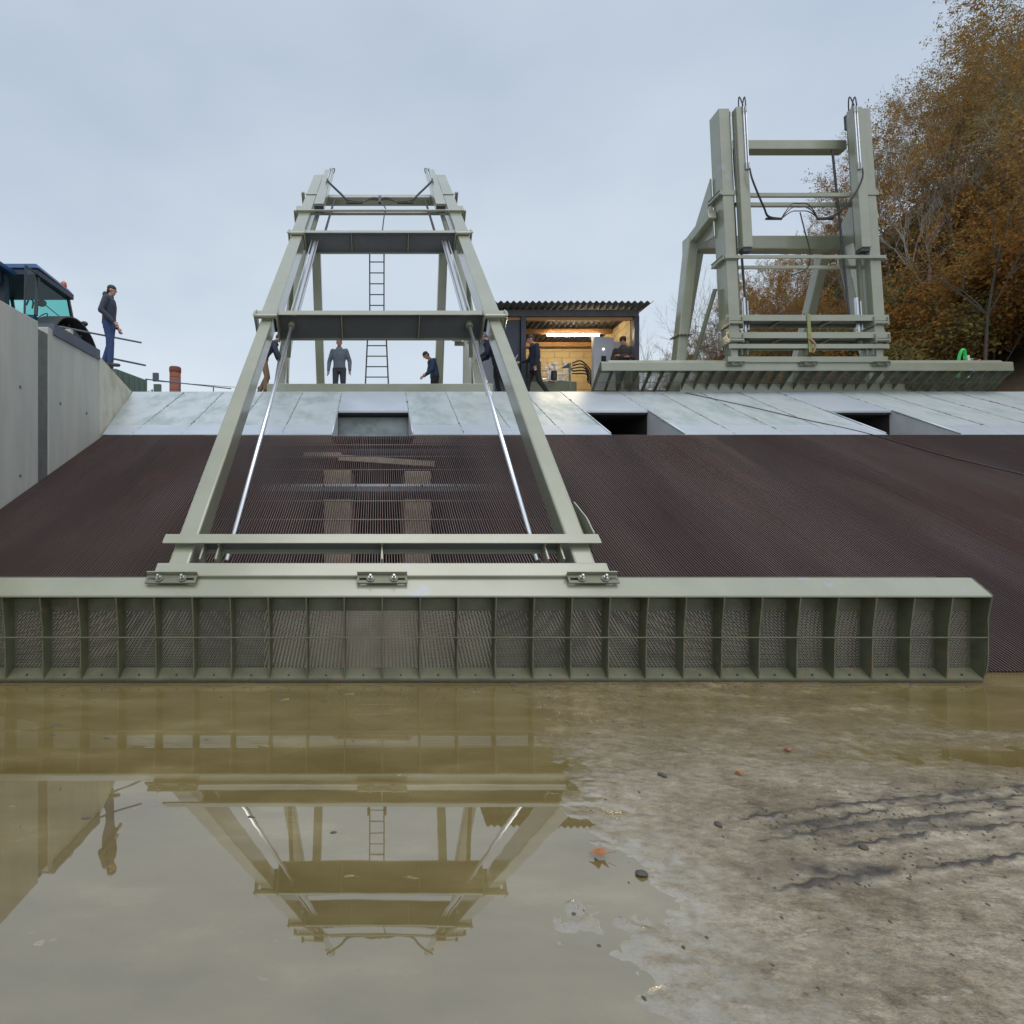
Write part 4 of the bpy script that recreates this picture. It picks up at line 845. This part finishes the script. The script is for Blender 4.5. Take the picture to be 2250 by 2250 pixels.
def person(loc, yaw, label, jac, trou, boot, pose=None, scale=1.0, hood=None, cap=None, group='people at the rack', coat=0.0, hoodmat=None):
    J = {k: Vector(v) for k, v in BASE.items()}
    for k, v in (pose or {}).items(): J[k] = Vector(v)
    r = root('person', loc, label, 'person'); r.rotation_euler = (0,0,yaw); r.scale = (scale,)*3
    def fin(m_, nm, mm, vox, par=None, sm=2):
        v = np.array(m_.v); me = bpy.data.meshes.new(nm); me.from_pydata(m_.v, [], m_.f); me.materials.append(mm)
        bm = bmesh.new(); bm.from_mesh(me); bmesh.ops.recalc_face_normals(bm, faces=bm.faces); bm.to_mesh(me); bm.free()
        o_ = bpy.data.objects.new(nm, me); C.objects.link(o_); o_.parent = par or r
        rm = o_.modifiers.new('remesh','REMESH'); rm.mode = 'VOXEL'; rm.voxel_size = vox; rm.use_smooth_shade = True
        s_ = o_.modifiers.new('smooth','SMOOTH'); s_.iterations = sm; s_.factor = .5; return o_
    B = MB(); hd = J['hed']; fw = Vector(J.get('face', (0,1,0))).normalized(); up = (hd-J['nek']).normalized(); 
    loft(B, [(J['pel']+Vector((0,0,-.1)),.13,.10),(J['pel'],.155,.115),(J['wst'],.135,.10),(J['che'],.16,.115),(J['shl'],.13,.09),(J['nek'],.06,.06)])
    capsule(B, J['nek']-up*.03, hd-up*.05, .055, .055)
    rot = Vector((0,0,1)).rotation_difference(up).to_matrix()
    B.ell(hd+up*.025-fw*.008, (.074,.092,.10), 16, 12, rot); B.ell(hd-up*.045+fw*.02, (.058,.066,.075), 14, 10, rot)      # skull, jaw
    B.ell(hd+fw*.092-up*.015, (.013,.020,.024), 8, 8, rot)                                                                # nose
    sdv = fw.cross(up).normalized()
    for s_ in (-1,1): B.ell(hd+sdv*s_*.076-up*.01, (.012,.020,.032), 8, 8, rot)                                            # ears
    for S_ in 'LR':
        sg = -1 if S_ == 'L' else 1
        capsule(B, J['s'+S_], J['e'+S_], .050, .042); capsule(B, J['e'+S_], J['w'+S_], .042, .029)
        capsule(B, J['h'+S_], J['k'+S_], .085, .058); capsule(B, J['k'+S_], J['a'+S_], .056, .040)
        capsule(B, J['a'+S_]-Vector((0,0,.03)), J['a'+S_]+Vector((0,.12,-.05)), .038, .034)
        fd = (J['w'+S_]-J['e'+S_]).normalized(); wr = J['w'+S_]; fwd = Vector((0,1,0)); sd_ = (fwd-fd*fwd.dot(fd)).normalized(); nn = fd.cross(sd_)
        pc = wr+fd*.05; capsule(B, wr, wr+fd*.085, .028, .036, .55)
        for k in range(4):                                                                                             # fingers
            b0 = wr+fd*.09+sd_*(.027-.018*k); ln = (.068,.078,.072,.056)[k]; m0 = b0+fd*ln*.5+nn*.006*sg; t0 = b0+fd*ln*.85+nn*.030*sg
            capsule(B, b0, m0, .0095, .009, 1, 8); capsule(B, m0, t0, .009, .0075, 1, 8)
        capsule(B, wr+fd*.035+sd_*.030, wr+fd*.085+sd_*.052, .012, .0095, 1, 8)                                         # thumb
    body = fin(B, 'body', M['skin'], .0085, sm=1)
    # jacket
    Jm = MB()
    low = J['pel']+Vector((0,0,-.03-coat))
    loft(Jm, [(low,.178,.140),(J['pel']+Vector((0,0,.04)),.172,.135),(J['wst'],.168,.130),(J['che']*.5+J['wst']*.5,.185,.140),(J['che'],.200,.145),(J['shl']-Vector((0,0,.03)),.185,.125),(J['shl']+Vector((0,0,.025)),.105,.09),(J['nek']+up*.012,.074,.074)])
    for S_ in 'LR':
        sp = J['s'+S_]; capsule(Jm, sp, J['e'+S_], .074, .060); capsule(Jm, J['e'+S_], J['w'+S_]-(J['w'+S_]-J['e'+S_]).normalized()*.01, .060, .044)
    if hood: Jm.ell(J['nek']-fw*.095+up*.03, (.095,.065,.075), 12, 8)
    fin(Jm, 'jacket', jac, .013, sm=3)
    T = MB(); loft(T, [(J['pel']+Vector((0,0,-.13)),.150,.115),(J['pel'],.165,.128),(J['pel']+Vector((0,0,.08)),.155,.118)])
    for S_ in 'LR':
        capsule(T, J['h'+S_], J['k'+S_], .102, .076); capsule(T, J['k'+S_], J['a'+S_]+Vector((0,0,.03)), .074, .062)
    fin(T, 'trousers', trou, .013, sm=3)
    for S_ in 'LR':
        Bt = MB(); a = J['a'+S_]; capsule(Bt, a+Vector((0,0,.10)), a-Vector((0,0,.02)), .056, .052); capsule(Bt, a+Vector((0,-.03,-.045)), a+Vector((0,.155,-.048)), .046, .042, .9)
        fin(Bt, 'boot', boot, .012, sm=2)
    Hm = MB()
    if cap: Hm.ell(hd+up*.045-fw*.010, (.088,.104,.094), 16, 10, rot); Hm.ell(hd+up*.010-fw*.030, (.086,.080,.085), 14, 10, rot)
    else: Hm.ell(hd+up*.050-fw*.016, (.080,.096,.082), 16, 10, rot); Hm.ell(hd+up*.0-fw*.040, (.074,.062,.078), 14, 10, rot)
    if hoodmat: 
        Hm.ell(hd+up*.02-fw*.02, (.098,.108,.125), 16, 10, rot); Hm.ell(hd-up*.10+fw*.0, (.095,.095,.07), 14, 8, rot)
    Ho = bpy.data.objects; o_ = fin(Hm, 'woolly_hat' if cap else 'hair', cap or M['hair'], .009, sm=2)
    for s_ in (-1,1):
        e_ = MB().ell(hd+sdv*s_*.032+fw*.083+up*.012, (.011,.006,.007), 8, 6, rot); me = bpy.data.meshes.new('eye'); me.from_pydata(e_.v, [], e_.f); me.materials.append(M['black']); q = bpy.data.objects.new('eye', me); C.objects.link(q); q.parent = body
    e_ = MB().ell(hd+fw*.084-up*.058, (.024,.008,.006), 8, 6, rot); me = bpy.data.meshes.new('mouth'); me.from_pydata(e_.v, [], e_.f); me.materials.append(M['lip']); q = bpy.data.objects.new('mouth', me); C.objects.link(q); q.parent = body
    return r
M['lip'] = mat('lips', (.25,.09,.07), .5)
CL = dict(navy=cloth('slate_blue_jacket_cloth',(.045,.055,.085),(.03,.038,.06)), jean=cloth('blue_work_trousers',(.035,.065,.17),(.025,.045,.12)), grey=cloth('grey_workwear',(.13,.16,.20),(.09,.11,.15)),
    dgrey=cloth('dark_grey_trousers',(.045,.05,.065),(.03,.034,.045)), dnavy=cloth('dark_navy_jacket',(.010,.015,.035),(.016,.022,.045)), blk=cloth('black_cloth',(.012,.012,.014),(.02,.02,.024)),
    tan=cloth('tan_trousers',(.22,.14,.09),(.14,.09,.06)), blue=cloth('blue_jacket_cloth',(.03,.05,.11),(.02,.035,.08)), bro=cloth('brown_black_jacket',(.028,.020,.022),(.018,.014,.016)))
boot = M['blackmetal']
# man on the wall, facing right
person((-5.78,11.0,ZP+.02), R(-80), 'man in slate blue hooded jacket and blue trousers standing on top of the left wall', CL['navy'], CL['jean'], boot,
    pose=dict(eL=(-.24,-.06,1.15), wL=(-.20,.10,.93), eR=(.25,-.08,1.15), wR=(.20,.14,.93), hed=(0,.055,1.655), nek=(0,.02,1.53), aL=(-.10,-.14,.09), kL=(-.10,-.02,.50), aR=(.10,.06,.09), kR=(.10,.06,.5)), scale=1.0, hood=True)
# man in the middle, facing camera
person((-1.10,14.35,ZP), R(176), 'man in grey work jacket and dark trousers facing the camera left of the ladder', CL['grey'], CL['dgrey'], boot,
    pose=dict(eL=(-.29,-.03,1.14), wL=(-.30,.05,.87), eR=(.29,-.03,1.14), wR=(.30,.05,.87), kL=(-.11,.02,.5), kR=(.11,.02,.5), aL=(-.13,0,.09), aR=(.13,0,.09)), scale=1.0)
# man bending on the right of the ladder, facing left
person((1.66,15.2,ZP), R(100), 'man in plain blue jacket with bowed head right of the ladder', CL['blue'], CL['blk'], boot,
    pose=dict(shl=(0,.10,1.44), che=(0,.06,1.30), wst=(0,.01,1.10), nek=(0,.17,1.50), hed=(0,.27,1.585), face=(0,.8,-.55), sL=(-.18,.08,1.40), sR=(.18,.08,1.40), eL=(-.21,.14,1.13), eR=(.21,.14,1.13), wL=(-.14,.30,1.0), wR=(.14,.30,1.0)), scale=.98)
# man bending behind the left leg
person((-3.02,13.42,ZP), R(-80), 'man in dark jacket and tan trousers bending behind the left machine leg', CL['navy'], CL['tan'], boot,
    pose=dict(pel=(0,0,.93), wst=(0,.06,1.06), che=(0,.20,1.23), shl=(0,.28,1.36), nek=(0,.33,1.42), hed=(0,.42,1.52), face=(0,.8,-.5), sL=(-.18,.27,1.31), sR=(.18,.27,1.31), eL=(-.22,.36,1.05), eR=(.22,.36,1.05), wL=(-.18,.48,.84), wR=(.18,.48,.84), kL=(-.12,.10,.5), aL=(-.12,-.10,.09), kR=(.12,.10,.5), aR=(.12,.06,.09)))
# man behind the right leg
person((3.10,13.45,ZP), R(75), 'man in dark jacket leaning behind the right leg of the extended machine', CL['dnavy'], CL['blk'], boot,
    pose=dict(pel=(0,0,.92), wst=(0,.07,1.06), che=(0,.17,1.24), shl=(0,.23,1.38), nek=(0,.27,1.45), hed=(0,.34,1.56), face=(0,.9,-.4), sL=(-.18,.21,1.34), sR=(.18,.21,1.34), eL=(-.22,.25,1.07), eR=(.22,.25,1.07), wL=(-.16,.42,.98), wR=(.16,.42,.98), aL=(-.10,-.28,.09), kL=(-.10,-.10,.48), aR=(.10,-.06,.09)), cap=CL['grey'])
# walking man in the shed mouth, facing left
person((4.28,14.05,ZP), R(86), 'man in long dark navy coat walking left in front of the shed', CL['dnavy'], CL['blk'], boot,
    pose=dict(nek=(0,.06,1.53), hed=(0,.11,1.655), shl=(0,.04,1.47), face=(0,1,-.15), eL=(-.23,-.02,1.15), wL=(-.22,.02,.90), eR=(.24,.10,1.16), wR=(.22,.34,1.10), kL=(-.09,-.10,.50), aL=(-.09,-.34,.13), kR=(.09,.16,.50), aR=(.09,.20,.09)), coat=.14)
# man with folded arms by the cabinet
person((6.86,14.4,ZP), R(150), 'man in black jacket and cap with folded arms in front of the grey cabinet', CL['bro'], CL['blk'], boot,
    pose=dict(eL=(-.26,.05,1.16), wL=(.04,.19,1.22), eR=(.26,.05,1.16), wR=(-.04,.22,1.16), hed=(0,.03,1.655)), cap=CL['blk'], scale=1.04)

# ------------------------------------------------------------------ trees on the hillside
def tree_mesh(seed, h, spread, leaves, lsz, lm, barkm, lean=0, crown=.25, nl=5, bare=False, twig=1.0):
    rg = random.Random(seed); tk = MB(); tips = []
    def branch(p, d, L_, r_, lev):
        n = 4; pts = [p]; q = p; dd = d.copy(); rs = [r_]
        for k in range(n):
            dd = (dd + Vector((rg.gauss(0,.13),rg.gauss(0,.13),rg.gauss(.03,.08)))).normalized(); q = q+dd*L_/n; pts.append(q); rs.append(r_*(1-.7*(k+1)/n))
            if lev < 3 and k >= (1 if lev else 1):
                for _ in range(2 if lev else nl//2+1):
                    a = rg.uniform(0,2*math.pi); o_ = dd.orthogonal().normalized(); o_ = Matrix.Rotation(a,3,dd) @ o_
                    nd = (dd*rg.uniform(.5,.9)+o_*rg.uniform(.5,1.0)*spread).normalized(); branch(q, nd, L_*rg.uniform(.35,.6), r_*(1-.7*(k+1)/n)*.65+.004, lev+1)
            if lev >= 1: tips.append((q, lev))
        tk.tube(pts, rs, 5 if lev < 2 else 3, caps=False)
    branch(Vector((0,0,-.3)), Vector((lean,0,1)).normalized(), h, h*.0085+.02, 0)
    me = bpy.data.meshes.new('trunk'); me.from_pydata(tk.v, [], tk.f); me.materials.append(barkm)
    lf = None
    if leaves:
        tips2 = [t_ for t_ in tips if t_[0].z > h*crown]; P = np.array([tuple(t_[0]) for t_ in tips2]); idx = RNG.integers(0, len(P), leaves)
        # clumps: some tips carry many leaves, others none
        wgt = RNG.random(len(P))**2.4; wgt /= wgt.sum(); idx = RNG.choice(len(P), leaves, p=wgt)
        c = P[idx]+RNG.normal(0, .13*twig, (leaves,3)); a = RNG.normal(size=(leaves,3)); a /= np.linalg.norm(a,axis=1)[:,None]
        b_ = np.cross(a, RNG.normal(size=(leaves,3))); b_ /= np.linalg.norm(b_,axis=1)[:,None]; s_ = (lsz*RNG.uniform(.6,1.4,leaves))[:,None]
        V = np.stack([c-a*s_, c+b_*s_*.6, c+a*s_, c-b_*s_*.6], 1).reshape(-1,3); Fc = np.arange(leaves*4).reshape(-1,4)
        lf = bpy.data.meshes.new('crown'); lf.from_pydata(V.tolist(), [], Fc.tolist()); lf.materials.append(lm)
    return me, lf
KINDS = [
 ('orange_tree', tree_mesh(1, 9.5, .75, 7600, .068, L_OR, M['bark'], .05), 'autumn tree with orange brown leaves on the right hillside', 'orange leaved trees on the hillside'),
 ('slender_tree', tree_mesh(2, 11, .55, 3800, .066, L_YG, M['bark_pale'], -.08), 'tall pale trunked tree with sparse yellow olive leaves on the right hillside', 'pale trunked trees on the hillside'),
 ('rust_tree', tree_mesh(3, 7, .9, 8000, .068, L_BR, M['bark'], .1, .1), 'broad autumn tree with rust red leaves on the right hillside', 'rust leaved trees on the hillside'),
 ('bare_tree', tree_mesh(4, 9.5, .32, 0, .06, L_BR, M['bark_pale'], .12), 'bare pale stemmed tree on the right hillside', 'bare trees on the hillside'),
 ('golden_bush', tree_mesh(5, 3.2, 1.3, 5200, .065, L_GO, M['bark'], 0, .02, twig=1.3), 'low bush with golden orange leaves on the right hillside', 'golden bushes on the hillside'),
 ('olive_bush', tree_mesh(6, 2.6, 1.4, 4600, .06, L_YG, M['bark'], 0, .0, twig=1.3), 'low olive green bush on the right hillside', 'olive bushes on the hillside')]
def plant(k, x, y, sc=1.0, z=None, label=None, group=None, nm=None):
    name, (tm, lf), lb, gp = KINDS[k]
    r = root(nm or name, (x, y, (hill_z(x, y) if z is None else z)-.05), label or lb, 'bush' if 'bush' in name else 'tree', group or gp)
    r.rotation_euler = (0,0,random.uniform(0,6.28)); r.scale = (sc*random.uniform(.9,1.1), sc*random.uniform(.9,1.1), sc)
    o_ = bpy.data.objects.new('trunk', tm); C.objects.link(o_); o_.parent = r
    if lf: o_ = bpy.data.objects.new('crown', lf); C.objects.link(o_); o_.parent = r
    return r
TU = [(0,.20),(.514,.32),(.61,.40),(.64,.46),(.735,.51),(.84,.62),(.90,.76),(1.0,.85),(1.05,.90),(1.19,1.02),(1.25,1.2),(2,1.9)]
KH = [max(v.co.z for v in (k_[1][1] or k_[1][0]).vertices) for k_ in KINDS]
def fit(k, X, Y, sc):                      # how tall a tree can stand there under the wood's outer edge
    u = (X-2.7)/Y; lim = [b0+(b1-b0)*(u-a0)/(a1-a0) for (a0,b0),(a1,b1) in zip(TU[:-1], TU[1:]) if a0 <= u < a1]
    if not lim: return 0
    return min(sc, (H+lim[0]*Y-hill_z(X, Y))/KH[k])
rt = random.Random(21); pts = []
y = 16.0
while y < 50:
    x = 19.6
    while x < 48:
        X = x+rt.uniform(-.9,.9); Y = y+rt.uniform(-1,1); u = X/Y
        if .56 < u < 1.42: pts.append((X, Y))
        x += 2.5 if y < 30 else 3.0
    y += 2.6 if y < 30 else 3.4
for (X, Y) in pts:
    q = rt.random(); k = 0 if q < .34 else 1 if q < .62 else 2 if q < .70 else 3
    if Y < 22: k = 3 if rt.random() < .35 and X/Y > 1.05 else k
    if k == 3 and Y < 20: continue
    sc = fit(k, X, Y, rt.uniform(.95,1.15))
    if sc > .25: plant(k, X, Y, sc*.97)
for i in range(170):
    X = rt.uniform(18.2,34); Y = rt.uniform(13.6,36) if i < 120 else rt.uniform(13.6,19)
    k = 4 if rt.random() < .42 else 5; sc = fit(k, X, Y, rt.uniform(.6,1.1)) if X/Y < 1.5 else 0
    if sc > .3: plant(k, X, Y, sc)
# bare brush beside the shed
BR = tree_mesh(8, 3.4, 1.0, 0, .05, L_BR, M['bark'], 0)
KINDS.append(('bare_bush', BR, 'leafless grey bush between the shed and the right machine', 'leafless bushes beside the shed'))
for i in range(12): plant(6, 12.0+rt.uniform(0,5.2), 23+rt.uniform(0,6), rt.uniform(.7,1.1), z=ZP-.1)
for i in range(16): plant(6 if i%3 else 3, 17.5+rt.uniform(0,6), 28+rt.uniform(0,14), rt.uniform(.8,1.3) if i%3 else .6)
